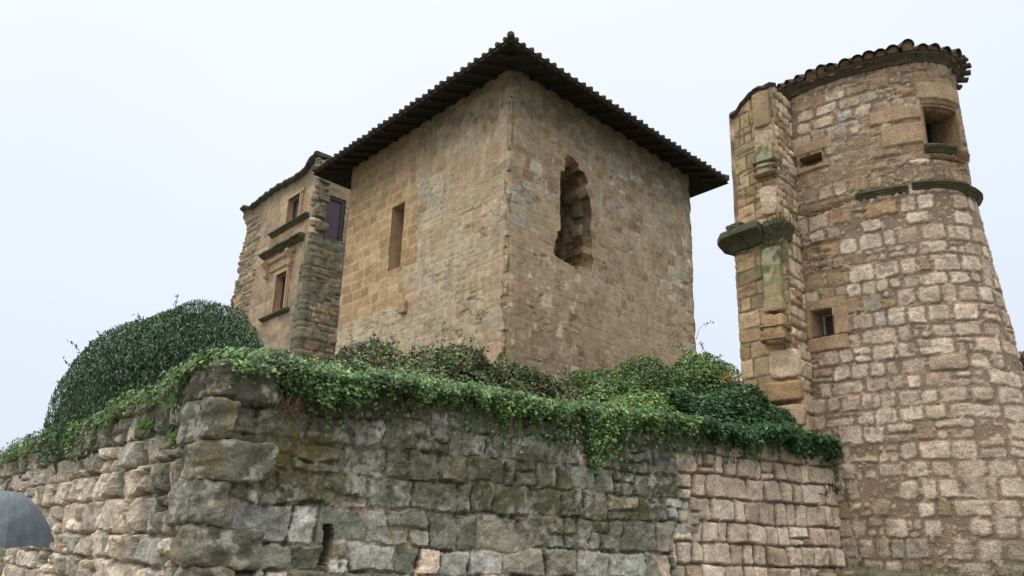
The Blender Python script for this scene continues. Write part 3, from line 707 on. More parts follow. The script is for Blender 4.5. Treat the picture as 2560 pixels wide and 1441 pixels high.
def tow_layout(U, Z):
    b = stones(U, Z, 81, .262, .16, .285, .36, .019, .045, .035, .5, .011, .018, .011, .9, palT, (123, 105, 85), .10, edgen=.029, mvar=.10, drop=.05)
    h, col = b[0], b[1]
    def over(col, m, rgb): return col * (1 - m[..., None]) + pc(*rgb) * m[..., None]
    n1 = fbm(U * 1.2, Z * 1.2, 82, 5); n2 = fbm(U * 5, Z * 5, 83, 5); n3 = fbm(U * 14, Z * 14, 84, 4); nb = fbm(U * 3, Z * 16, 85, 4)
    # mortar washed over some of the stones; bedding cracks in the soft sandstone
    wash = sstep(.0, .2, n1 + .5 * n2 + .10 * sstep(7.2, 7.8, Z)) * np.clip(.25 + .5 * orange(U, Z) + .65 * sstep(7.2, 7.8, Z), 0, .92)
    col = over(col, wash, (136, 113, 88)); h = h * (1 - .6 * wash)
    col = over(col, sstep(.14, .22, nb) * .6 * np.clip(orange(U, Z) + .25, 0, 1), (84, 68, 48))
    h = h - .018 * sstep(.1, .22, nb) * np.clip(orange(U, Z) + .25, 0, 1)
    col = over(col, sstep(.18, .26, n2 + .4 * n3) * .5, (100, 84, 66))
    col = over(col, sstep(9.0, 9.8, Z + .5 * n2) * .5, (104, 92, 72))
    col = over(col, sstep(1.75, 1.2, Z + .5 * n1) * .6, (84, 80, 56))
    col = over(col, sstep(.12, .22, n1 + .3 * n2) * .45 * sstep(2.6, 1.7, Z), (88, 86, 62))
    pt = sstep(.12, .22, fbm(U * 21, Z * 25, 89, 3)) * b[2]; col = over(col, pt * .35, (116, 96, 76)); h = h - .006 * pt
    # tiny pinning stones in the mortar
    m = 1 - b[2]; ps = sstep(.17, .2, fbm(U * 16, Z * 24, 86, 2)) * m
    col = over(col, ps * .8, (172, 154, 132)); h = h + ps * .012
    # dressed sandstone blocks round the three openings
    for (ua, ub, za, zc) in ((-.02, .72, 8.32, 8.52), (.0, .62, 7.98, 8.07), (-.02, .7, 5.45, 5.62), (-.02, .68, 4.74, 4.98), (-.02, .09, 4.98, 5.45), (.48, .72, 4.98, 5.45), (1.35, 2.14, 8.5, 8.74), (1.5, 2.16, 8.05, 8.42), (2.1, 3.0, 8.86, 9.16)):
        d = np.maximum(np.maximum(ua - U, U - ub), np.maximum(za - Z, Z - zc)) + .03 * n2
        f = sstep(.012, -.012, d); col = over(col, f, (152, 128, 99)); h = h * (1 - f) + (.03 + .02 * n2) * f
        col = over(col, sstep(.02, .0, np.abs(d)) * .5, (96, 80, 62))
    h = h + .05 * fbm(U * .9, Z * .9, 87, 3)
    return h, col, None
TW = (2.16, 2.80, 7.98, 8.74); TS = (.1, .52, 8.1, 8.27); TL = (.1, .47, 5.0, 5.44)
def thole(u, z):
    r = np.zeros(u.shape, bool)
    for a, b, c, d in (TW, TS, TL): r |= (u > a) & (u < b) & (z > c) & (z < d)
    return r
wall_mesh('wall', tp, lines(-.12, tp.L, .018, TW[0], TW[1], TS[0], TS[1], TL[0], TL[1]), lines(.0, 9.66, .019, TW[2], TW[3], TS[2], TS[3], TL[2], TL[3]), tow_layout, M_tow, tower, batter=tbat, hole=thole)
pe = tp.pos(np.array([tp.L]))[0]; ps_ = tp.pos(np.array([0.]))[0]
tb = Path([pe, pe + np.array([-3.0, .4]), ps_ + np.array([-.4, 1.6]), ps_])
wall_mesh('rear_wall', tb, lines(0, tb.L, .2), lines(0, 9.66, .2), lambda U, Z: stones(U, Z, 88, .27, .2, .3, .4, .02, pal=palT), M_tow, tower)
def recess(name, path, a, b, c, d, dep, mat, parent, splay=.0, up=0., out=.03):
    """reveals and back of an opening cut straight through a wall face"""
    n = 8; us = np.linspace(a, b, n); P = path.pos(us); ctrn = path.nrm(np.array([(a + b) / 2]))[0]
    q0 = P + ctrn * out; q1 = P + (path.pos(np.array([(a + b) / 2])) - P) * splay - ctrn * dep
    V = [(x, y, z) for z in (c, d) for x, y in q0] + [(x, y, z) for z in (c + up, d - up * .3) for x, y in q1]
    g = lambda l, i: l * n + i
    F = [[g(0, 0), g(2, 0), g(3, 0), g(1, 0)], [g(0, n - 1), g(1, n - 1), g(3, n - 1), g(2, n - 1)]]
    for i in range(n - 1):
        F += [[g(0, i), g(0, i + 1), g(2, i + 1), g(2, i)], [g(1, i), g(3, i), g(3, i + 1), g(1, i + 1)]]
    mb = MB(); mb.add(V, F); o = mb.build(name, mat, parent)
    mb = MB(); mb.add(V, [[g(2, i), g(2, i + 1), g(3, i + 1), g(3, i)] for i in range(n - 1)])
    return o, mb, q1
M_rev2 = stone_mat('sandstone_reveal', tuple(pc(136, 112, 86) * .92), grain=1, bump=.5)
o, bk_, _ = recess('arched_window', tp, TW[0], TW[1], TW[2], TW[3], .55, M_rev2, tower, .1, .0, .03); bk_.build('dark_interior', M_dark, o)
moulding('lintel_moulding', tp, TW[0] - .02, TW[1] + .04, TW[3] - .01, [(-.3, .02), (.03, .02), (.045, .075), (.02, .09), (.02, -.03), (-.05, -.045), (-.05, -.07), (-.3, -.07)], M_trim, o, 16, .006, 3)
moulding('sill', tp, TW[0] - .05, TW[1] - .2, TW[2] + .005, [(-.3, 0), (.10, 0), (.12, -.02), (.11, -.06), (.06, -.09), (.03, -.13), (-.05, -.13)], M_moss, o, 12, .012, 5)
moulding('sill', tp, TW[1] - .16, TW[1] + .16, TW[2] - .02, [(-.2, 0), (.07, 0), (.09, -.03), (.07, -.07), (.03, -.12), (-.05, -.12)], M_trim, o, 10, .02, 8)
moulding('sill_bead', tp, TW[0] + .02, TW[1] + .06, TW[2] - .17, [(0, 0), (.035, .0), (.045, -.015), (.03, -.03), (.03, -.045), (0, -.06)], M_trim, o, 14, .005, 9, base=.01)
for s in (TW[0] - .03, TW[1] + .03):
    m3 = MB(); q = tp.pos(np.array([s]))[0]; nn = tp.nrm(np.array([s]))[0]
    m3.tube([(q[0] + nn[0] * .012, q[1] + nn[1] * .012, z) for z in np.linspace(TW[2], TW[3], 6)], .03, 8); m3.build('jamb_moulding', M_rev2, o)
o, bk_, _ = recess('slot_window', tp, TS[0], TS[1], TS[2], TS[3], .5, M_rev2, tower, .0, 0, .03); bk_.build('dark_interior', M_dark, o)
bt = float(tbat(np.array([.3]), np.array([5.2]))[0])
o, bk_, q1 = recess('small_window', tp, TL[0], TL[1], TL[2], TL[3], .24, M_rev2, tower, .25, .03, bt + .03)
bk_.build('pane', M_dframe, o)
fr = MB(); a_, b_ = q1[0], q1[-1]; tdir = np.append((b_ - a_) / np.linalg.norm(b_ - a_), 0); ndir = np.cross(tdir, [0, 0, 1])
if np.dot(ndir[:2], tp.nrm(np.array([.3]))[0]) < 0: ndir = -ndir
L_ = np.linalg.norm(b_ - a_)
fr.box((a_[0] + tdir[0] * .03 + ndir[0] * .02, a_[1] + tdir[1] * .03 + ndir[1] * .02, 5.225), (.035, .04, .36), tdir, ndir)
fr.box((b_[0] - tdir[0] * .02 + ndir[0] * .02, b_[1] - tdir[1] * .02 + ndir[1] * .02, 5.225), (.02, .04, .36), tdir, ndir)
m_ = (a_ + b_) / 2
fr.box((m_[0] + ndir[0] * .02, m_[1] + ndir[1] * .02, 5.405), (L_, .038, .02), tdir, ndir)
fr.build('frame', M_frame, o)
# string course: three surviving lengths of moulding and a worn ledge at the left
PR = [(-.05, .06), (.05, .055), (.115, .035), (.12, .005), (.085, -.012), (.09, -.03), (.055, -.055), (.058, -.07), (.03, -.09), (-.05, -.10)]
moulding('string_course', tp, 1.86, 2.72, ZS + .05, PR, M_moss, tower, 26, .006, 12)
moulding('string_course', tp, 2.74, 4.3, ZS + .01, [(o_ + .02 if o_ > 0 else o_, z_) for o_, z_ in PR], M_moss, tower, 40, .02, 14)
moulding('string_course', tp, 1.02, 1.80, ZS + .03, PR[:1] + [(o_ * .85, z_) for o_, z_ in PR[1:-1]] + PR[-1:], M_moss, tower, 22, .012, 16)
moulding('worn_ledge', tp, -.02, 1.0, ZS + .02, [(-.05, .1), (.03, .06), (.06, .0), (.05, -.07), (.0, -.13), (-.05, -.14)], M_trim, tower, 30, .03, 18)
# roof rim: canal tiles set radially over a plaster bed and rough timber
rr_ = MB()
u_ = -.1; uu = []
while u_ < tp.L - .1: uu.append(u_); u_ += .195
tctr = np.array([6.55, 13.35]); plug = MB()
ZT = 9.66
V = []; us_ = np.linspace(-.15, tp.L, 90); P = tp.pos(us_); N = tp.nrm(us_)
top = MB(); n = len(us_)
top.add([(p[0] + q[0] * .14, p[1] + q[1] * .14, ZT + .04) for p, q in zip(P, N)] + [(tctr[0], tctr[1], ZT + .55)], [[i, i + 1, n] for i in range(n - 1)] + [[n - 1, 0, n]])
for k, u_ in enumerate(uu):
    p = tp.pos(np.array([u_]))[0]; q = tp.nrm(np.array([u_]))[0]; tdir = np.array([-q[1], q[0]])
    j = random.uniform(-.03, .03); o0 = .17 + random.uniform(-.03, .03)
    inner = p + (tctr - p) * .75
    a = p + q * o0 + tdir * j
    lift = .04 * random.random() + (.09 if k == 11 else 0)
    pth = [(a[0], a[1], ZT + .03 + lift), ((a[0] + inner[0]) / 2, (a[1] + inner[1]) / 2, ZT + .24 + lift * .5), (inner[0], inner[1], ZT + .45)]
    top.tube(pth, [.108, .09, .04], 10, False, (-.15, math.pi + .15)); top.tube(pth, [.09, .075, .03], 10, False, (-.15, math.pi + .15))
    pk = np.array(pth[0]) - np.append(q, 0) * .06
    plug.tube([pk, pk - np.append(q, -.3) * .05], [.098, .095], 10, True)
    if k % 2 == 0 and 4 < k < 16:
        a2 = p + q * (o0 - .16) + tdir * (j + .07); top.tube([(a2[0], a2[1], ZT + .16), (inner[0], inner[1], ZT + .52)], [.075, .04], 8, True)
    if u_ > 2.75:                                   # channel tiles poking past the edge
        b = p + q * (o0 + .08) + tdir * .10; c_ = p - q * .1
        ax3 = np.append(q, -.12); ax3 /= np.linalg.norm(ax3); ay3 = np.append(tdir, 0); az3 = np.cross(ax3, ay3)
        top.box((b[0] - q[0] * .21, b[1] - q[1] * .21, ZT + .0), (.42, .11, .05), ax3, ay3, az3)
troof = top.build('roof', M_tile, tower, True)
plug.build('tile_bedding', M_trim, troof)
moulding('eaves_bed', tp, -.12, tp.L, ZT, [(-.2, .06), (.13, .05), (.12, .0), (.06, -.06), (.03, -.12), (-.2, -.12)], M_dtrim, troof, 80, .012, 21)

# ---- stub of a torn-off wall clinging to the tower's left side
SD, SC, SB, SA = np.array([3.97, 13.40]), np.array([4.21, 12.99]), np.array([4.47, 12.75]), np.array([5.02, 13.36])
upath = Path([SD + np.array([.75, 1.3]), SD, SC, SB, SA, SA + np.array([.3, .25])])
su = upath.s
palS = palette([((146, 122, 90), 2), ((134, 110, 80), 1.5), ((156, 132, 100), 1), ((126, 110, 84), .7)], 12)
palP = palette([((184, 164, 140), 2.5), ((170, 150, 126), 1.5), ((140, 118, 90), .8)], 13)
def stub_layout(seed, path, cb, split_u):
    def f(U, Z):
        a = stones(U, Z, seed, .30, .25, .40, .5, .006, .01, .015, .4, .010, .009, .005, .3, palS, (88, 70, 50), .1, edgen=.008)
        b = stones(U, Z, seed + 5, .28, .3, .26, .4, .014, .04, .03, .4, .03, .03, .012, .5, palP, (122, 102, 80), .25, edgen=.02)
        m = sstep(-.03, .03, U - split_u)
        h = a[0] * (1 - m) + b[0] * m; col = a[1] * (1 - m[..., None]) + b[1] * m[..., None]
        n1 = fbm(U * 3, Z * 3, seed + 2, 5); n2 = fbm(U * 4, Z * 14, seed + 3, 4)
        g = sstep(.02, .2, n1 + .1) * cb(U, Z) * .8
        col = col * (1 - .75 * g[..., None]) + pc(86, 92, 52) * .75 * g[..., None]
        h = h - .014 * sstep(.1, .25, n2) + .012 * n1; d = sstep(.12, .25, n2) * .5; col = col * (1 - d[..., None]) + pc(84, 68, 50) * d[..., None]
        return h, col, None
    return f
def sstop(U): return 9.46 - .26 * sstep(su[2] + .1, su[1], U) + .07 * fbm(U * 8, U * 0, 90, 2)
# ragged upper half
wall_mesh('wall_stub', upath, lines(su[0], su[-1], .02), lines(6.75, 9.6, .02), stub_layout(91, upath, lambda U, Z: .25 + 0 * Z, su[3] + .02), M_ash, tower, ztop=sstop, cap=(.06, .2, .5))
low = 0.14
LD, LC, LB, LA = SD + np.array([-.10, .05]), SC + np.array([-.02, -.02]), SB + np.array([.02, -.02]), SA
lpath = Path([LD + np.array([.75, 1.3]), LD, LC, LB, LA, LA + np.array([.3, .25])]); lu = lpath.s
wall_mesh('wall_stub', lpath, lines(lu[0], lu[-1], .02), lines(2.9, 6.86, .02), stub_layout(97, lpath, lambda U, Z: sstep(5.2, 5.9, Z) * sstep(lu[2] - .08, lu[2], U) * sstep(lu[3] + .25, lu[3], U) * 1.3, lu[3] + .03), M_ash, tower, cap=(.06, .2, .5))
cb_ = np.append((SC - SB) / np.linalg.norm(SC - SB), 0); cn_ = np.array([-cb_[1], cb_[0], 0.]);
if cn_[1] > 0: cn_ = -cn_
mid = (SB + SC) / 2
def mott(P, W):
    n1 = fbm3(P * 4, 5, 5); n2 = fbm3(P * 9, 8, 4); c = np.broadcast_to(pc(140, 124, 92), P.shape) * (1 + .6 * n2)[:, None]
    for th, rgb, src in ((-.04, (106, 108, 74), n1), (.08, (80, 84, 56), n2 + .5 * n1), (.14, (148, 144, 116), n1 - n2)):
        m = (sstep(th, th + .14, src) * .8)[:, None]; c = c * (1 - m) + pc(*rgb) * m
    return c
def pil(name, z, hgt, wd, dep, mat, col, seed, dx=0, p=8, amp=.012):
    c_ = np.append(mid, z) + cn_ * (dep / 2 - .04) + cb_ * dx
    return rock(name, c_, (wd, dep, hgt), cb_, cn_, mat, tower, col, seed, p, 26, amp, .08)
pil('pilaster_block', 9.02, .66, .30, .14, M_ash, pc(136, 114, 86), 51, p=14)
pil('pilaster_block', 8.03, .55, .30, .15, M_ash, mott, 52, p=14)
pil('core_stone', 8.5, .5, .34, .10, M_tow, pc(178, 158, 130), 53, p=4, amp=.03)
pil('core_stone', 7.30, .52, .30, .10, M_tow, pc(180, 160, 134), 54, .0, p=4, amp=.03)
spath = Path([SC + cb_[:2] * .02 - cn_[:2] * .01, SB - cb_[:2] * .02 - cn_[:2] * .01])
for z in (7.78, 7.9, 8.0): moulding('pilaster_moulding', spath, 0, spath.L, z, [(0, .03), (.13, .025), (.15, 0), (.13, -.03), (.1, -.045), (0, -.045)], M_moss if z > 7.95 else M_trim, tower, 8, .006, int(z * 10))
# pier below the cornice: mossy pilaster shaft, worn corbel, big bed stones
pil('pilaster_shaft', 5.95, .95, .30, .17, M_ash, mott, 55, p=12)
pil('pilaster_block', 5.42, .22, .34, .2, M_ash, mott, 56)
pil('corbel', 5.02, .5, .36, .26, M_ash, pc(146, 118, 84), 57, p=6, amp=.025)
for z in (5.05, 4.84): moulding('corbel_moulding', spath, -.02, spath.L + .02, z, [(0, .04), (.22, .035), (.245, 0), (.21, -.04), (.0, -.045)], M_trim, tower, 8, .008, int(z * 10))
pil('bed_stone', 4.45, .46, .5, .12, M_tow, pc(182, 160, 132), 58, -.08, p=5, amp=.02)
pil('bed_stone', 4.0, .3, .56, .2, M_ash, pc(146, 116, 82), 59, -.06, p=8)
pil('bed_stone', 3.62, .34, .5, .16, M_ash, pc(150, 128, 100), 60, -.1, p=6)
# broken tiles and mortar along the top of the stub
moulding('stub_roof', upath, su[1] - .05, su[3] + .12, 0, [(-.3, .04), (.06, .03), (.07, .0), (.02, -.03), (-.3, -.04)], M_tile, tower, 40, .03, 23, zf=sstop)
# thick mossy cornice slab projecting to the left
cpath = Path([LD + np.array([.5, .9]), LD, LC, LB, LB + (LA - LB) * .3])
sl2 = moulding('cornice_slab', cpath, .55, cpath.s[2] + .06, 6.74, [(-.4, .12), (.27, .13), (.30, .11), (.31, .01), (.29, -.01), (.13, -.08), (.05, -.2), (-.3, -.22)], M_moss, tower, 40, .010, 33)
moulding('broken_cornice', cpath, cpath.s[2] + .08, cpath.L, 6.76, [(-.3, .14), (.08, .14), (.13, .04), (.06, -.1), (.02, -.2), (-.3, -.22)], M_moss, tower, 24, .05, 34)
rock('cornice_stone', (3.90, 13.25, 6.93), (.34, .3, .09), np.append(dF, 0), np.append(nF, 0), M_moss, tower, pc(120, 120, 100), 61, 7, 18, .03)
# stone footing with moss at the tower's foot
ft = Path([tp.pos(np.array([u]))[0] + tp.nrm(np.array([u]))[0] * (.72 + .1 * math.sin(u * 3)) for u in np.linspace(.1, tp.L, 60)], .05)
foot = thing('footing_wall', 'low mossy rubble footing course around the tower base', 'footing', (ft.p[20][0], ft.p[20][1], 0))
palG = palette([((150, 132, 108), 1.5), ((112, 106, 80), 1.2), ((90, 92, 66), 1)], 21)
def foot_layout(U, Z):
    h, c, f = stones(U, Z, 121, .24, .2, .32, .5, .01, .05, .04, .5, .06, .06, .02, .6, palG, (96, 84, 62), .2)
    g = (sstep(0, .2, fbm(U * 2, Z * 2, 122, 4) + .8 * (Z - 1.3)) * .85)[..., None]; return h, c * (1 - g * .7) + pc(74, 78, 44) * g * .7, f
wall_mesh('stone_face', ft, lines(0, ft.L, .04), lines(0, 1.46, .04), foot_layout, M_rub, foot, ztop=lambda U: 1.30 + .2 * fbm(U * 2, U * 0, 123, 3), cap=(.06, .2, .5, .8), capz=.05)

# ================================================================== RUINED MANSION
AZM = R(-40); Q = np.array([-6.84, 26.0]); dM = np.array([math.sin(AZM), math.cos(AZM)]); dW = np.array([math.sin(R(45)), math.cos(R(45))])
ML = 6.55
mp_ = Path([Q + dM * ML, Q])
man = thing('ruined_mansion', 'ruined sandstone mansion front with moulded windows and a ragged broken left edge', 'ruin', (Q[0], Q[1], 3.0))
palM = palette([((150, 129, 103), 2), ((140, 119, 95), 1.5), ((158, 138, 112), 1), ((128, 114, 95), .8)], 15, .3, .92)
rag_w = lambda u, z: sstep(1.8, .8, u + .5 * (z < 11))
palMr = palette([((132, 116, 92), 1.5), ((118, 108, 90), 1.2), ((146, 124, 98), 1.2), ((100, 94, 78), .6)], 16)
def man_layout(U, Z):
    a = stones(U, Z, 131, .33, .1, .6, .4, .006, .02, .01, .7, .02, .01, .006, .2, palM, (140, 116, 90), edgen=.006, mvar=.05)
    b = stones(U, Z, 137, .26, .3, .40, .5, .008, .05, .05, .5, .04, .045, .025, .6, palMr, (104, 92, 74), .3)
    m = sstep(2.35, 1.95, U + .25 * (hsh(np.floor(Z / .33), 3) - .5))
    h = a[0] * (1 - m) + b[0] * m; col = a[1] * (1 - m[..., None]) + b[1] * m[..., None]
    n1 = fbm(U * 1.4, Z * 1.4, 133, 5); n2 = fbm(U * 6, Z * 1.2, 134, 4)
    def over(col, m, rgb): return col * (1 - m[..., None]) + pc(*rgb) * m[..., None]
    col = over(col, sstep(13.1, 13.9, Z + .5 * n1) * .75, (78, 72, 58))
    col = over(col, sstep(.02, .2, n1) * .3, (112, 100, 80)); col = over(col, sstep(.1, .25, n2) * .3, (96, 86, 68))
    col = over(col, sstep(.0, .12, n1 + .1) * sstep(1.2, .4, ML - U) * sstep(9.2, 8.2, Z) * .6, (84, 82, 62))
    return h, col, None
zz_ = [3, 8.2, 9.6, 9.9, 10.1, 10.9, 11.3, 11.5, 12.2, 13.0, 13.3, 13.8, 14.3]
ul_ = [.1, .1, .3, .1, .45, .55, .95, .6, .75, 1.0, 1.0, .5, .3]
def man_left(z): return np.interp(z, zz_, ul_) - .25 + .14 * (hsh(np.floor(z / .24), 6) - .5) + .12 * fbm(z * 3, z * 0, 4, 3)
def man_top(U):
    e = ML - U
    return 14.0 + .36 * sstep(1.1, 0, e) + .10 * sstep(1.6, 2.8, e) * 0 - .06 * np.sin(e * 1.3) + .12 * fbm(U * 5, U * 0, 135, 3) + .2 * sstep(5.4, 6.2, e)
W1 = (ML - 1.95, ML - 1.06, 12.2, 13.22); W2 = (ML - 2.22, ML - 1.42, 9.05, 10.4)
def mhole(u, z):
    r = u < man_left(z)
    for a, b, c, d in (W1, W2): r |= (u > a) & (u < b) & (z > c) & (z < d)
    return r
wall_mesh('facade_wall', mp_, lines(0, ML, .045, W1[0], W1[1], W2[0], W2[1]), lines(3, 14.6, .045, W1[2], W1[3], W2[2], W2[3]), man_layout, M_ash, man, ztop=man_top, hole=mhole, cap=(.05, .25, .7))
# the broken left end has thickness: its torn core runs back behind the edge
n_z = 150; zz = np.linspace(3, 14.1, n_z); V = []
for j, z in enumerate(zz):
    for k, d in enumerate((0, .1, .25, .4, .55, .7)):
        u = float(man_left(np.array([z]))[0]) + .03 + .1 * float(fbm(np.array([z * 4.]), np.array([d * 5.]), 141, 3)[0]) - .06 * math.sin(d * 4)
        p_ = mp_.pos(np.array([u]))[0] - mp_.nrm(np.array([1.]))[0] * (d - .01); V.append((p_[0], p_[1], z))
V = np.array(V); idx = np.arange(n_z * 6).reshape(n_z, 6)
F = np.stack([idx[:-1, :-1], idx[:-1, 1:], idx[1:, 1:], idx[1:, :-1]], -1).reshape(-1, 4)
cc = pc(124, 110, 88) * (1 + .8 * fbm(V[:, 2] * 5, V[:, 0] * 5, 142, 4))[:, None]
link('torn_edge', mesh_np('torn_edge', V, F.ravel(), np.full(len(F), 4), cc), M_rub, man)
# roof verge: slab course along the top of the wall
vp = Path(mp_.p)
moulding('coping', mp_, .2, ML + .03, 0, [(-.5, -.02), (-.5, .1), (.12, .13), (.19, .09), (.17, .03), (.05, -.03)], M_cop, man, 70, .03, 71, zf=lambda u: man_top(u))
M_rev3 = stone_mat('mansion_reveal', tuple(pc(152, 126, 98)), grain=.8, bump=.4)
def window(spec, dep, seed):
    a, b, c, d = spec
    o, bk_, q1 = recess('window', mp_, a, b, c, d, dep, M_rev3, man, 0, 0, .02)
    bk_.build('pane', M_glass, o)
    t3 = np.append(-dM, 0); n3 = np.append(mp_.nrm(np.array([1.]))[0], 0); m_ = (q1[0] + q1[-1]) / 2; L = np.linalg.norm(q1[-1] - q1[0])
    f = MB()
    for s in (-1, 1): f.box((m_[0] + t3[0] * s * (L / 2 - .05) + n3[0] * .03, m_[1] + t3[1] * s * (L / 2 - .05) + n3[1] * .03, (c + d) / 2), (.1, .05, d - c), t3, n3)
    f.box((m_[0] + n3[0] * .033, m_[1] + n3[1] * .033, (c + d) / 2), (.07, .05, d - c), t3, n3)
    for z in (c + .05, d - .05): f.box((m_[0] + n3[0] * .036, m_[1] + n3[1] * .036, z), (L, .05, .1), t3, n3)
    f.build('frame', M_dframe, o)
    e = .2     # moulded architrave
    for k, (w_, o_) in enumerate(((.16, .05), (.09, .09))):
        g = MB(); off = .02 + w_ / 2 + (.0 if k == 0 else 0)
        for u in (a - w_ / 2 - .02, b + w_ / 2 + .02):
            p_ = mp_.pos(np.array([u]))[0]; g.box((p_[0] + n3[0] * (o_ / 2 + .01), p_[1] + n3[1] * (o_ / 2 + .01), (c + d) / 2 + .02 * k), (w_, o_, d - c + .03), t3, n3)
        p_ = mp_.pos(np.array([(a + b) / 2]))[0]; g.box((p_[0] + n3[0] * (o_ / 2 + .013), p_[1] + n3[1] * (o_ / 2 + .013), d + w_ / 2 + .025), (b - a + 2 * w_ + .1, o_, w_), t3, n3)
        g.build('architrave', M_rev3, o)
    return o
w1 = window(W1, .17, 1); w2 = window(W2, .22, 2)
CP = [(o_ * .72, z_ * .6) for o_, z_ in [(0, .12), (.2, .12), (.26, .08), (.26, .02), (.16, -.03), (.12, -.09), (.05, -.12), (.04, -.18), (0, -.2)]]
moulding('sill', mp_, ML - 3.25, ML - .28, 12.2, CP, M_moss, w1, 40, .02, 41)
moulding('cornice', mp_, ML - 3.75, ML - 2.5, 11.48, [(o_ * 1.35, z_ * 1.2) for o_, z_ in CP], M_moss, man, 22, .03, 43)
moulding('cornice', mp_, ML - 2.4, ML - .45, 11.46, [(o_ * 1.5, z_ * 1.3) for o_, z_ in CP], M_moss, man, 36, .045, 44)
moulding('frieze_band', mp_, ML - 3.55, ML - 1.05, 11.1, [(0, .06), (.09, .05), (.1, 0), (.06, -.05), (0, -.06)], M_rev3, man, 20, .008, 45)
moulding('frieze_band', mp_, ML - 2.95, ML - 1.15, 10.72, [(0, .05), (.07, .04), (.08, 0), (.04, -.05), (0, -.05)], M_rev3, man, 20, .008, 46)
moulding('sill', mp_, ML - 3.2, ML - 1.0, 9.02, [(0, .0), (.14, .0), (.17, -.04), (.12, -.09), (.05, -.13), (0, -.13)], M_moss, w2, 26, .015, 47)
for u in (ML - 3.2, ML - 1.28):                      # scrolled consoles carrying the cornice
    p_ = mp_.pos(np.array([u]))[0]; n3 = np.append(mp_.nrm(np.array([1.]))[0], 0); t3 = np.append(-dM, 0)
    prof = [(0, .32), (.26, .32), (.28, .2), (.2, .08), (.12, -.02), (.12, -.16), (.16, -.24), (.1, -.32), (0, -.34)]
    V = []; n = len(prof)
    for s in (-.09, .09):
        for o_, z_ in prof: V.append((p_[0] + t3[0] * s + n3[0] * o_, p_[1] + t3[1] * s + n3[1] * o_, 10.85 + z_))
    g = MB(); g.add(V, [list(range(n)), list(range(n, 2 * n))[::-1]] + [[i, n + i, n + (i + 1) % n, (i + 1) % n] for i in range(n)]); g.build('console', M_rev3, man)
# torn cross wall on the right: thick grey-green lower part, narrow pier above, shuttered window set back
cw = Path([Q + dM * .42, Q, Q + dW * 4.5])
palC = palette([((122, 114, 95), 2), ((108, 106, 90), 1.6), ((140, 122, 98), 1.4), ((96, 98, 84), .9), ((158, 138, 114), .7)], 18)
def cw_layout(U, Z):
    h, c, f = stones(U, Z, 151, .30, .3, .46, .5, .006, .03, .04, .5, .03, .026, .02, .7, palC, (112, 98, 78), .3)
    n1 = fbm(U * 1.6, Z * 1.6, 152, 5)
    g = (sstep(-.02, .15, n1 + .1 * (Z - 10)) * .55)[..., None]; c = c * (1 - g) + pc(78, 80, 58) * g
    g = (sstep(.6, .4, U) * .6)[..., None]; c = c * (1 - g) + pc(84, 82, 64) * g; return h, c, f
wall_mesh('cross_wall', cw, lines(0, 4.8, .04), lines(3, 11.9, .04), cw_layout, M_rub, man, ztop=lambda U: 11.2 + .3 * fbm(U * 3, U * 0, 153, 3) + .14 * np.minimum(U, 2) - .9 * sstep(.4, .1, U), batter=lambda U, Z: .05 + (11 - Z) * .02, cap=(.06, .2, .5, .8))
up = Path([Q + dM * .12, Q, Q + dW * .42, Q + dW * .42 - cw.nrm(np.array([1.]))[0] * .45, Q + dW * 4.4 - cw.nrm(np.array([1.]))[0] * .45])
SH = (up.s[3] + .2, up.s[3] + 1.1, 11.55, 13.25)
def up_layout(U, Z):
    h, c, f = stones(U, Z, 155, .28, .3, .4, .5, .006, .03, .03, .5, .04, .06, .03, .6, palC, (120, 104, 82), .3)
    m = sstep(.72, 1.02, U)[..., None]; c = c * (1 - m) + pc(140, 120, 94) * m * (1 + .5 * fbm(U * 3, Z * 3, 8, 4))[..., None]
    return h * (1 - .8 * m[..., 0]), c, f
wall_mesh('cross_wall', up, lines(0, up.L, .035, SH[0], SH[1]), lines(11, 14.6, .035, SH[3]), up_layout, M_rub, man, ztop=lambda U: 14.25 - .25 * sstep(.1, 1.2, U) + .12 * fbm(U * 4, U * 0, 156, 3), hole=lambda u, z: (u > SH[0]) & (u < SH[1]) & (z < SH[3]), cap=(.06, .2, .4))
shu = up.pos(np.array([(SH[0] + SH[1]) / 2]))[0]; t3 = np.append(dW, 0); n3 = np.append(cw.nrm(np.array([1.]))[0], 0)
g = MB(); zc = (SH[2] + SH[3]) / 2; H_ = SH[3] - SH[2]; W_ = SH[1] - SH[0]
g.box((shu[0] - n3[0] * .1, shu[1] - n3[1] * .1, zc), (W_ + .3, .04, H_ + .3), t3, n3); sh = g.build('shuttered_window', M_shut, man)
g = MB()
for s in (-1, 1): g.box((shu[0] + t3[0] * s * (W_ / 2 - .07) - n3[0] * .06, shu[1] + t3[1] * s * (W_ / 2 - .07) - n3[1] * .06, zc), (.12, .06, H_), t3, n3)
g.box((shu[0] - n3[0] * .058, shu[1] - n3[1] * .058, SH[3] - .06), (W_ - .02, .06, .12), t3, n3); g.build('frame', M_dframe, sh)
g = MB(); g.box((shu[0] - t3[0] * (W_ / 2 + .025) - n3[0] * .03, shu[1] - t3[1] * (W_ / 2 + .025) - n3[1] * .03, zc), (.055, .12, H_), t3, n3); g.build('pale_jamb', M_frame, sh)
for k, (z, s) in enumerate(((13.5, .22), (12.85, .3), (12.2, .26), (11.75, .34))):       # torn bonding stones down the pier
    p_ = Q + dW * (.22 + .06 * (k % 2)); rock('bonding_stone', (p_[0], p_[1] + .06, z), (.42, .34, s), t3, n3, M_rub, man, pc(104, 98, 78), 90 + k, 10, 14, .04)

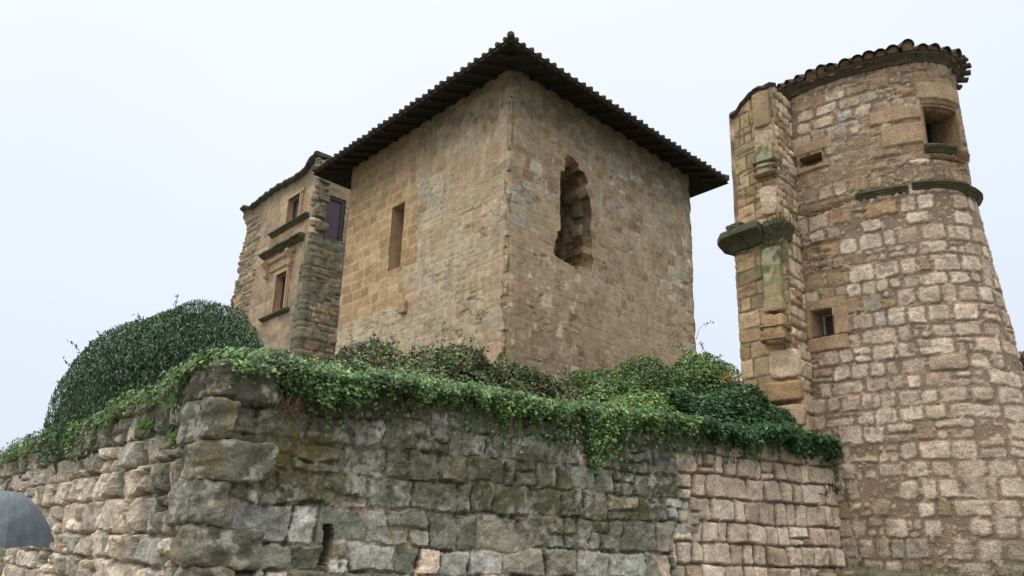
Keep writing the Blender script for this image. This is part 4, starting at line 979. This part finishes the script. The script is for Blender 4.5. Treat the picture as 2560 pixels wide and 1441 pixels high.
# ================================================================== PLANTS
IVY = [((84, 116, 66), 3), ((106, 138, 76), 2.6), ((138, 158, 88), .9), ((58, 86, 56), 2.2), ((160, 164, 104), .3), ((126, 104, 70), .2)]
IVD = [((58, 92, 56), 3), ((74, 110, 62), 2), ((48, 76, 50), 2), ((104, 132, 74), .8)]
BRM = [((70, 92, 54), 3), ((90, 114, 62), 1.6), ((54, 72, 48), 2.2), ((120, 82, 64), 1.0), ((104, 62, 56), .8), ((138, 142, 84), .5)]
MND = [((82, 114, 60), 3), ((106, 136, 66), 2.4), ((132, 150, 80), 1.1), ((60, 86, 52), 2.0), ((150, 150, 90), .4), ((112, 78, 62), .25)]
HDG = [((54, 84, 52), 3), ((68, 96, 60), 2.0), ((40, 62, 44), 2.4), ((90, 118, 74), .6)]
r = np.random.default_rng(21)
def rw_pt(f, out_, z):
    u = UC + f; P = rw_path.pos(u); N = rw_path.nrm(u); return np.concatenate([P + N * np.asarray(out_)[:, None], np.asarray(z)[:, None]], 1), N
def ivy_band(name, label, f0, f1, n, hang, rise, cols, size, seed, dens=None, strands=0, slen=.6, back=.9):
    r = np.random.default_rng(seed)
    f = r.uniform(f0, f1, n * 2)
    if dens is not None: f = f[r.random(len(f)) < dens(f)]
    n = len(f); top = rw_top(UC + f); L = hang(f)
    k = r.random(n)
    t = r.random(n)
    over_ = k < .5                      # half the leaves hang over the face, half lie on the wall top
    depth = t ** 1.3 * L * np.clip(.95 + 2.2 * fbm(f * 2.6, f * 0 + 1, seed, 3) + 1.3 * fbm(f * 10, f * 0 + 4, seed + 1, 3), .12, 2.2)
    z = np.where(over_, top + .05 - depth + .0, top + rise(f) * np.minimum(1, .12 + 2.2 * t) * (.55 + .5 * r.random(n)) + .10 * fbm(f * 3, t * 2, seed + 8, 3))
    o = np.where(over_, .10 + .10 * r.random(n) + .05 * (1 - t), .12 - back * t)
    P, N = rw_pt(f, o, z)
    cap_ = (f > -.72) & (f < .58) & (r.random(n) < .85); o = np.where(cap_, np.minimum(o, .10) - .05, o); z = np.where(cap_, np.maximum(z, top + .08) + .05 * r.random(n), z)
    lip = .16 * fbm(f * 1.5, f * 0 + 6, seed + 5, 3) + .10 * fbm(f * 6, f * 0 + 2, seed + 6, 2)
    z = z + lip + r.normal(0, .03, n); o = o + r.normal(0, .05, n) + .25 * fbm(f * 2, f * 0 + 8, seed + 7, 3); P, N = rw_pt(f, o, z)
    nr = np.where(over_[:, None], np.concatenate([N, np.full((n, 1), .55)], 1), np.concatenate([N * .4, np.full((n, 1), 1.)], 1))
    Ps, Ns = [P], [nr]; stems = MB()
    for q in range(strands):            # single trailing runners
        ff = r.uniform(f0, f1); l = slen * r.uniform(.3, 1) * (float(hang(np.array([ff]))[0]) / .35) ** .5; m = int(l / .028) + 2
        s = np.linspace(0, 1, m); fz = ff + .12 * np.cumsum(r.normal(0, .12, m)) ; zz = float(rw_top(np.array([UC + ff]))[0]) - .05 - s * l
        p, nn = rw_pt(fz, np.full(m, .15) + .03 * r.random(m) - .03 * s, zz)
        Ps.append(p + r.normal(0, .018, (m, 3))); Ns.append(np.concatenate([nn, np.full((m, 1), .3)], 1)); stems.tube(p[::3] if m > 6 else p, .006, 4)
    P = np.concatenate(Ps); N = np.concatenate(Ns); n = len(P)
    col = leafcol(n, cols, r) * np.clip(.92 + 1.0 * fbm(P[:, 0] * 2.2, P[:, 1] * 2.2 + P[:, 2], seed + 3, 3) + .9 * fbm(P[:, 0] * 7, P[:, 1] * 7 + P[:, 2] * 7, seed + 4, 3), .3, 1.7)[:, None]
    c0 = P.mean(0)
    o = thing(name, label, 'ivy', (c0[0], c0[1], c0[2]))
    leaf_mesh('foliage', P, N, size * r.uniform(.45, 1.45, n), col, 'ivy', M_leaf, o, seed=seed, jit=.42)
    stems.build('stem', M_stem, o)['kind'] = 'stuff'
    return o
# fresh ivy along the long face
def hangF(f): return .07 + sstep(.2, .8, f) * (.12 + .05 * np.sin(f * 1.7)) + .05 * sstep(.6, 2.0, f) * sstep(3.2, 2, f) + .22 * np.exp(-((f - 4.6) / .5) ** 2) + .12 * np.exp(-((f - 3.3) / .25) ** 2)
ivy_band('ivy', 'bright green trailing ivy spilling over the front wall top from the corner boulder', -.9, 6.7, 52000, hangF, lambda f: (.08 + .15 * sstep(-.8, .6, f)) * (1 - .35 * sstep(2, 5, f)), IVY, .038, 31, strands=170, slen=.62)
# sparser ivy and weeds on the left wall
def hangL(f): return .10 + .32 * sstep(-3.5, -5.5, f) * sstep(-7.5, -6.0, f) + .2 * sstep(-6, -8, f)
ivy_band('ivy', 'thin ivy and weeds straggling along the top of the left wall below the hedge', -15.5, -.7, 4300, hangL, lambda f: .06 + .1 * sstep(-6, -9, f), IVY[:4] + [((136, 132, 78), 1.2)], .052, 33, dens=lambda f: .45 + .55 * (fbm(f * 2, f * 0, 71, 3) + .5), strands=26, slen=.5, back=.5)
# dark ivy over the right end against the tower stub
def hangR(f): return .10 + .2 * np.exp(-((f - 7.2) / .35) ** 2) + .26 * np.exp(-((f - 8.35) / .3) ** 2) + .12 * np.exp(-((f - 9.2) / .2) ** 2)
ivy_band('ivy', 'dark green ivy hanging over the pale wall end beside the round tower', 6.3, 9.4, 15000, hangR, lambda f: .5 * sstep(9.6, 7.4, f) + .05, IVD, .048, 35, strands=40, slen=.55, back=.8)

def shrub(name, label, cat, ells, n, cols, size, seed, kind='oval', shell=.4, lump=.3, core=.62, canes=0, jit=.7, mat=None, upv=None):
    r = np.random.default_rng(seed); P, N = blob_leaves(ells, n, r, shell, lump)
    base = np.mean([e[0] for e in ells], 0)
    o = thing(name, label, cat, (base[0], base[1], min(e[0][2] - e[1][2] * .5 for e in ells)))
    m = MB(); xs = []; xn = []
    for q in range(canes):               # shoots reaching out of the mass
        i = r.integers(len(P)); p0 = P[i]; d = N[i] / np.linalg.norm(N[i]) + np.array([0, 0, .6]) + r.normal(0, .35, 3); d /= np.linalg.norm(d)
        l = r.uniform(.12, .4); pts = [p0 + d * l * t + np.array([0, 0, -.25 * l * t * t]) for t in np.linspace(0, 1, 6)]
        m.tube(pts, .004, 4)
        for t in np.linspace(.15, 1, int(l / .028) + 2):
            xs.append(p0 + d * l * t + np.array([0, 0, -.25 * l * t * t]) + r.normal(0, .02, 3)); xn.append(r.normal(0, .6, 3) + np.array([0, 0, .6]))
    if xs: P = np.concatenate([P, xs]); N = np.concatenate([N, xn])
    n = len(P)
    col = leafcol(n, cols, r) * np.clip(1 + .9 * fbm3(P * 1.4, seed, 3) + .9 * fbm3(P * 4.2, seed + 1, 3), .35, 1.9)[:, None]
    leaf_mesh('foliage', P, N, size * r.uniform(.6, 1.3, n), np.clip(col, .004, .5), kind, mat or M_leaf, o, up=None if upv is None else N / np.linalg.norm(N, axis=1, keepdims=True) * .6 + np.array([0, 0, 1.]), seed=seed, jit=jit)
    for e in ells[:4]:                    # a few real stems from the soil up
        m.tube([(e[0][0], e[0][1], 3.0), (e[0][0] + .05, e[0][1], e[0][2])], [.03, .015], 6)
    m.build('stem', M_stem, o)['kind'] = 'stuff'
    if core: blob_core('inner_branches', ells, core, o)
    return o
# bramble row between wall and keep
shrub('bramble_bush', 'dark reddish bramble bush left of the keep corner behind the ivy', 'bush', [((-1.75, 10.9, 3.5), (.75, .6, .62), .3), ((-.75, 11.2, 3.6), (.75, .6, .60), .3), ((-1.2, 10.6, 3.4), (.8, .5, .45), .3)], 19000, BRM, .052, 41, canes=60)
shrub('bramble_bush', 'dark bramble bush in front of the keep corner, between two other bushes', 'bush', [((.1, 11.6, 3.45), (.75, .6, .62), .3), ((.75, 12.0, 3.35), (.6, .5, .55), .3), ((-.25, 11.2, 3.35), (.6, .5, .5), .3)], 16000, BRM, .052, 43, canes=45)
shrub('bramble_bush', 'large bright green bush on the wall top right of the keep corner', 'bush', [((1.35, 12.4, 3.55), (.7, .6, .62), .4), ((2.2, 12.7, 3.75), (.85, .7, .68), .4), ((3.05, 12.85, 3.9), (.6, .55, .72), .4), ((2.3, 12.0, 3.3), (1.2, .45, .5), .56), ((1.1, 11.7, 3.15), (.8, .5, .45), .56)], 40000, MND, .046, 45, canes=60)
shrub('bramble_bush', 'dark bush sloping down over the wall end at the foot of the tower stub', 'bush', [((3.5, 12.6, 3.55), (.5, .45, .55), .5), ((4.05, 12.75, 3.3), (.5, .35, .42), .5), ((4.65, 12.95, 3.1), (.4, .3, .3), .5)], 15000, IVD + [((130, 104, 70), .4)], .052, 47, canes=35)
# clipped laurel hedge behind the left wall
hz = R(127.5) - math.pi / 2
hedge = [((-5.75, 13.75, 3.4), (1.15, 1.6, 1.88), R(37)), ((-6.6, 14.6, 3.3), (1.35, 3.4, 1.98), R(37)), ((-5.0, 13.0, 3.5), (1.15, 1.5, 1.72), R(37)), ((-7.75, 16.3, 2.95), (1.1, 2.2, 1.72), R(37)), ((-4.3, 12.4, 3.2), (.9, 1.0, 1.35), R(37))]
shrub('laurel_hedge', 'tall rounded dark green clipped hedge behind the left wall', 'hedge', hedge, 85000, HDG, .075, 51, 'lance', .2, .09, .80, canes=120, jit=.8, mat=M_hleaf, upv='n')
# shrub beyond the tower's right edge
shrub('bramble_bush', 'small dark reddish bush behind the right edge of the round tower', 'bush', [((11.0, 17, 5.25), (.5, .5, .6), 0), ((11.5, 17.2, 4.4), (.9, .8, 1.0), 0), ((10.9, 16.9, 3.9), (.9, .8, .9), 0), ((12.1, 17.1, 3.7), (.9, .8, .8), 0)], 9000, [((60, 46, 40), 2), ((50, 66, 38), 2), ((84, 52, 44), 1)], .09, 53, canes=15)
# tufts on the cornice slab and in the joint beside the tower
def tuft(label, p, n, l, cols, seed, group, kind='blade', spread=.5, name='grass_tuft', cat='plant', w_=1.):
    r = np.random.default_rng(seed); d = r.normal(0, spread, (n, 3)) + np.array([0, 0, 1.]); d /= np.linalg.norm(d, axis=1, keepdims=True)
    L = l * r.uniform(.5, 1.2, n); P = np.array(p) + r.normal(0, .05 * w_, (n, 3)) * np.array([1, 1, .3]) + d * L[:, None] * .5
    nr = np.cross(d, r.normal(0, 1, (n, 3)))
    o = thing(name, label, cat, tuple(p), group); leaf_mesh('foliage', P, nr, L, leafcol(n, cols, r), kind, M_leaf, o, up=d, seed=seed, jit=.1)
    return o
GR = [((112, 126, 66), 2), ((142, 140, 84), 1.2), ((88, 106, 56), 1.5)]; DRY = [((170, 140, 92), 2), ((146, 116, 78), 1)]
tuft('green weed tuft growing on the mossy cornice slab beside the tower', (4.40, 12.64, 6.80), 120, .17, [((60, 74, 36), 2), ((92, 88, 48), 1), ((96, 70, 44), .6)], 61, 'weeds on the tower stub', spread=1.0, w_=2.4)
tuft('drooping mossy weed hanging under the cornice slab', (4.30, 12.66, 6.42), 60, .2, [((60, 70, 34), 2), ((84, 66, 40), 1)], 62, 'weeds on the tower stub', spread=1.6, w_=2)
tuft('dark weed tuft in the joint where the pale wall meets the tower', (5.02, 12.96, 2.48), 60, .2, [((46, 58, 30), 2), ((70, 74, 40), 1)], 63, 'weeds on the wall', spread=1., w_=1.5)
tuft('dry ochre grass clump in the ivy at the top of the mound', (3.35, 12.35, 4.05), 40, .2, DRY, 64, 'dry grass on the wall', spread=.6, w_=2.5)
for i, f in enumerate((4.6, 5.3, 5.8, 6.25)):
    p = C0 + dF * f - nF * .35; tuft('dry grass stalks standing in the ivy on the front wall', (p[0], p[1], 3.22), 16, .3, DRY + GR[:1], 65 + i, 'dry grass in the front ivy', spread=.35, w_=3)
for i, f in enumerate((1.2, 2.1, 3.2, 4.4, 5.6, 7.2, 9.)):
    p = C0 + dL * f - nL * .2; tuft('grass tuft on the left wall top under the hedge', (p[0], p[1], 3.18), 40, .26, GR, 75 + i, 'grass on the left wall', spread=.7, w_=3)
p = C0 + dF * .62 + nF * .16; tuft('withered brown weed in the joint below the corner boulder', (p[0], p[1], 2.78), 40, .2, [((116, 84, 62), 2), ((98, 90, 52), 1)], 85, None, spread=1.2)
for i, (f, z) in enumerate(((-.75, 2.5), (-.95, 2.9), (-2.1, 2.75))):
    p = C0 + dL * -f + nL * .14; tuft('small green fern in a joint of the left wall', (p[0], p[1], z), 36, .14, IVY[:3], 87 + i, 'ferns in the left wall', kind='lance', spread=1.0, name='fern')
# single sapling shoot against the keep
m = MB(); m.tube([(-.93, 11.0, 3.6), (-.95, 11.0, 4.1), (-.94, 11.02, 4.52)], [.008, .006, .003], 5)
sap = thing('sapling', 'thin upright shoot rising from the brambles against the keep wall', 'sapling', (-.93, 11.0, 3.5)); m.build('stem', M_stem, sap)
zz = np.linspace(3.9, 4.5, 26); leaf_mesh('foliage', np.stack([-.95 + r.normal(0, .03, 26), 11 + r.normal(0, .03, 26), zz], 1), r.normal(0, 1, (26, 3)), np.full(26, .05), leafcol(26, IVY, r), 'oval', M_leaf, sap, seed=3)
m = MB(); m.tube([(5.2, 22.3, 7.2), (5.3, 22.35, 7.5), (5.45, 22.4, 7.66), (5.7, 22.4, 7.72)], [.009, .006, .004, .003], 5)
twg = thing('sapling', 'thin leafy twig leaning out past the right edge of the keep', 'sapling', (5.2, 22.3, 7.2)); m.build('stem', M_stem, twg)
q_ = np.array([(5.36, 22.35, 7.55), (5.46, 22.38, 7.68), (5.55, 22.4, 7.70), (5.64, 22.4, 7.76), (5.72, 22.4, 7.73), (5.5, 22.4, 7.62)])
leaf_mesh('foliage', q_, r.normal(0, 1, q_.shape), np.full(len(q_), .09), leafcol(len(q_), BRM[:3], r), 'oval', M_leaf, twg, seed=4)
# moss and grass at the tower foot
rr2 = np.random.default_rng(5)
for i, u in enumerate((.9, 1.7, 2.3, 2.6, 3.3)):
    p = ft.pos(np.array([u]))[0]; tuft('moss and grass clump on the footing below the tower', (p[0], p[1], 1.33), 60, .12, [((58, 72, 30), 2), ((84, 92, 40), 1)], 95 + i, 'moss clumps on the footing', spread=1.2, w_=4)

# ================================================================== UMBRELLA
UP = np.array([-5.08, 8.6, 1.97]); axis = np.array([.16, -.07, 1.]); axis /= np.linalg.norm(axis)
ub = thing('umbrella', 'open grey umbrella with a red-brown tip at the left edge before the wall', 'umbrella', tuple(UP))
e1 = np.cross(axis, [0, 1, 0]); e1 /= np.linalg.norm(e1); e2 = np.cross(axis, e1)
m_, n_, cmf, V, F = 96, 20, .60, [], []
for j in range(n_ + 1):
    t = j / n_; ang = t * R(62)
    for i in range(m_):
        ph = 2 * math.pi * i / m_; rb = (i % 12) / 12.; sag = math.sin(math.pi * rb)
        rad = cmf * t * (1 - .10 * sag * t); drop = .46 * t ** 2.3 - .02 * sag * t * t + .004 * math.sin(ph * 23 + t * 9) * t + .0035 * math.sin(ph * 8 + t * 31) * t
        V.append(UP + e1 * rad * math.cos(ph) + e2 * rad * math.sin(ph) - axis * drop)
for j in range(n_):
    for i in range(m_): F.append([j * m_ + i, j * m_ + (i + 1) % m_, (j + 1) * m_ + (i + 1) % m_, (j + 1) * m_ + i])
g = MB(); g.add(V, F)
M_seam = plain_mat('dark_seam_thread', (.05, .058, .066), .7, .1, 20)
M_fab = plain_mat('wet_grey_nylon', (.095, .112, .126), .7, .2, 6, spec=.25)
can = g.build('canopy', M_fab, ub)
for k in range(8):
    i = k * 12; g = MB(); g.tube([np.array(V[j * m_ + i]) + axis * .002 for j in range(0, n_ + 1, 2)], .0035, 4); g.build('seam', M_seam, can)
hm = MB(); hm.tube([np.array(V[(n_ - 2) * m_ + i % m_]) + axis * .002 for i in range(m_ + 1)], .003, 4); hm.build('hem', M_seam, can)
md = can.modifiers.new('cloth', 'SOLIDIFY'); md.thickness = .003
M_red = plain_mat('red_brown_plastic', (.10, .03, .03), .4, .1, 20); M_steel = plain_mat('umbrella_steel', (.2, .2, .21), .35, .1, 20, metal=.8)
g = MB(); g.tube([UP - axis * .01, UP + axis * .06, UP + axis * .1], [.012, .009, .004], 8); g.build('tip', M_red, ub)
g = MB(); g.tube([UP, UP - axis * .8], .006, 8); sh_ = g.build('shaft', M_steel, ub)
g = MB(); hb = UP - axis * .8
g.tube([hb, hb - axis * .06] + [hb - axis * (.06 + .035 * math.sin(t)) + e1 * .035 * (1 - math.cos(t)) for t in np.linspace(.3, 3.1, 8)], .012, 8); g.build('handle', M_red, ub)
for k in range(8):
    ph = 2 * math.pi * k / 8; pts = []
    for t in np.linspace(0, 1, 9):
        ang = t * R(62); pts.append(UP + (e1 * math.cos(ph) + e2 * math.sin(ph)) * cmf * .99 * t - axis * (.46 * t ** 2.3 + .008))
    g = MB(); g.tube(pts, .003, 5); g.tube([pts[5], UP - axis * .38], .0025, 5); g.build('rib', M_steel, ub)
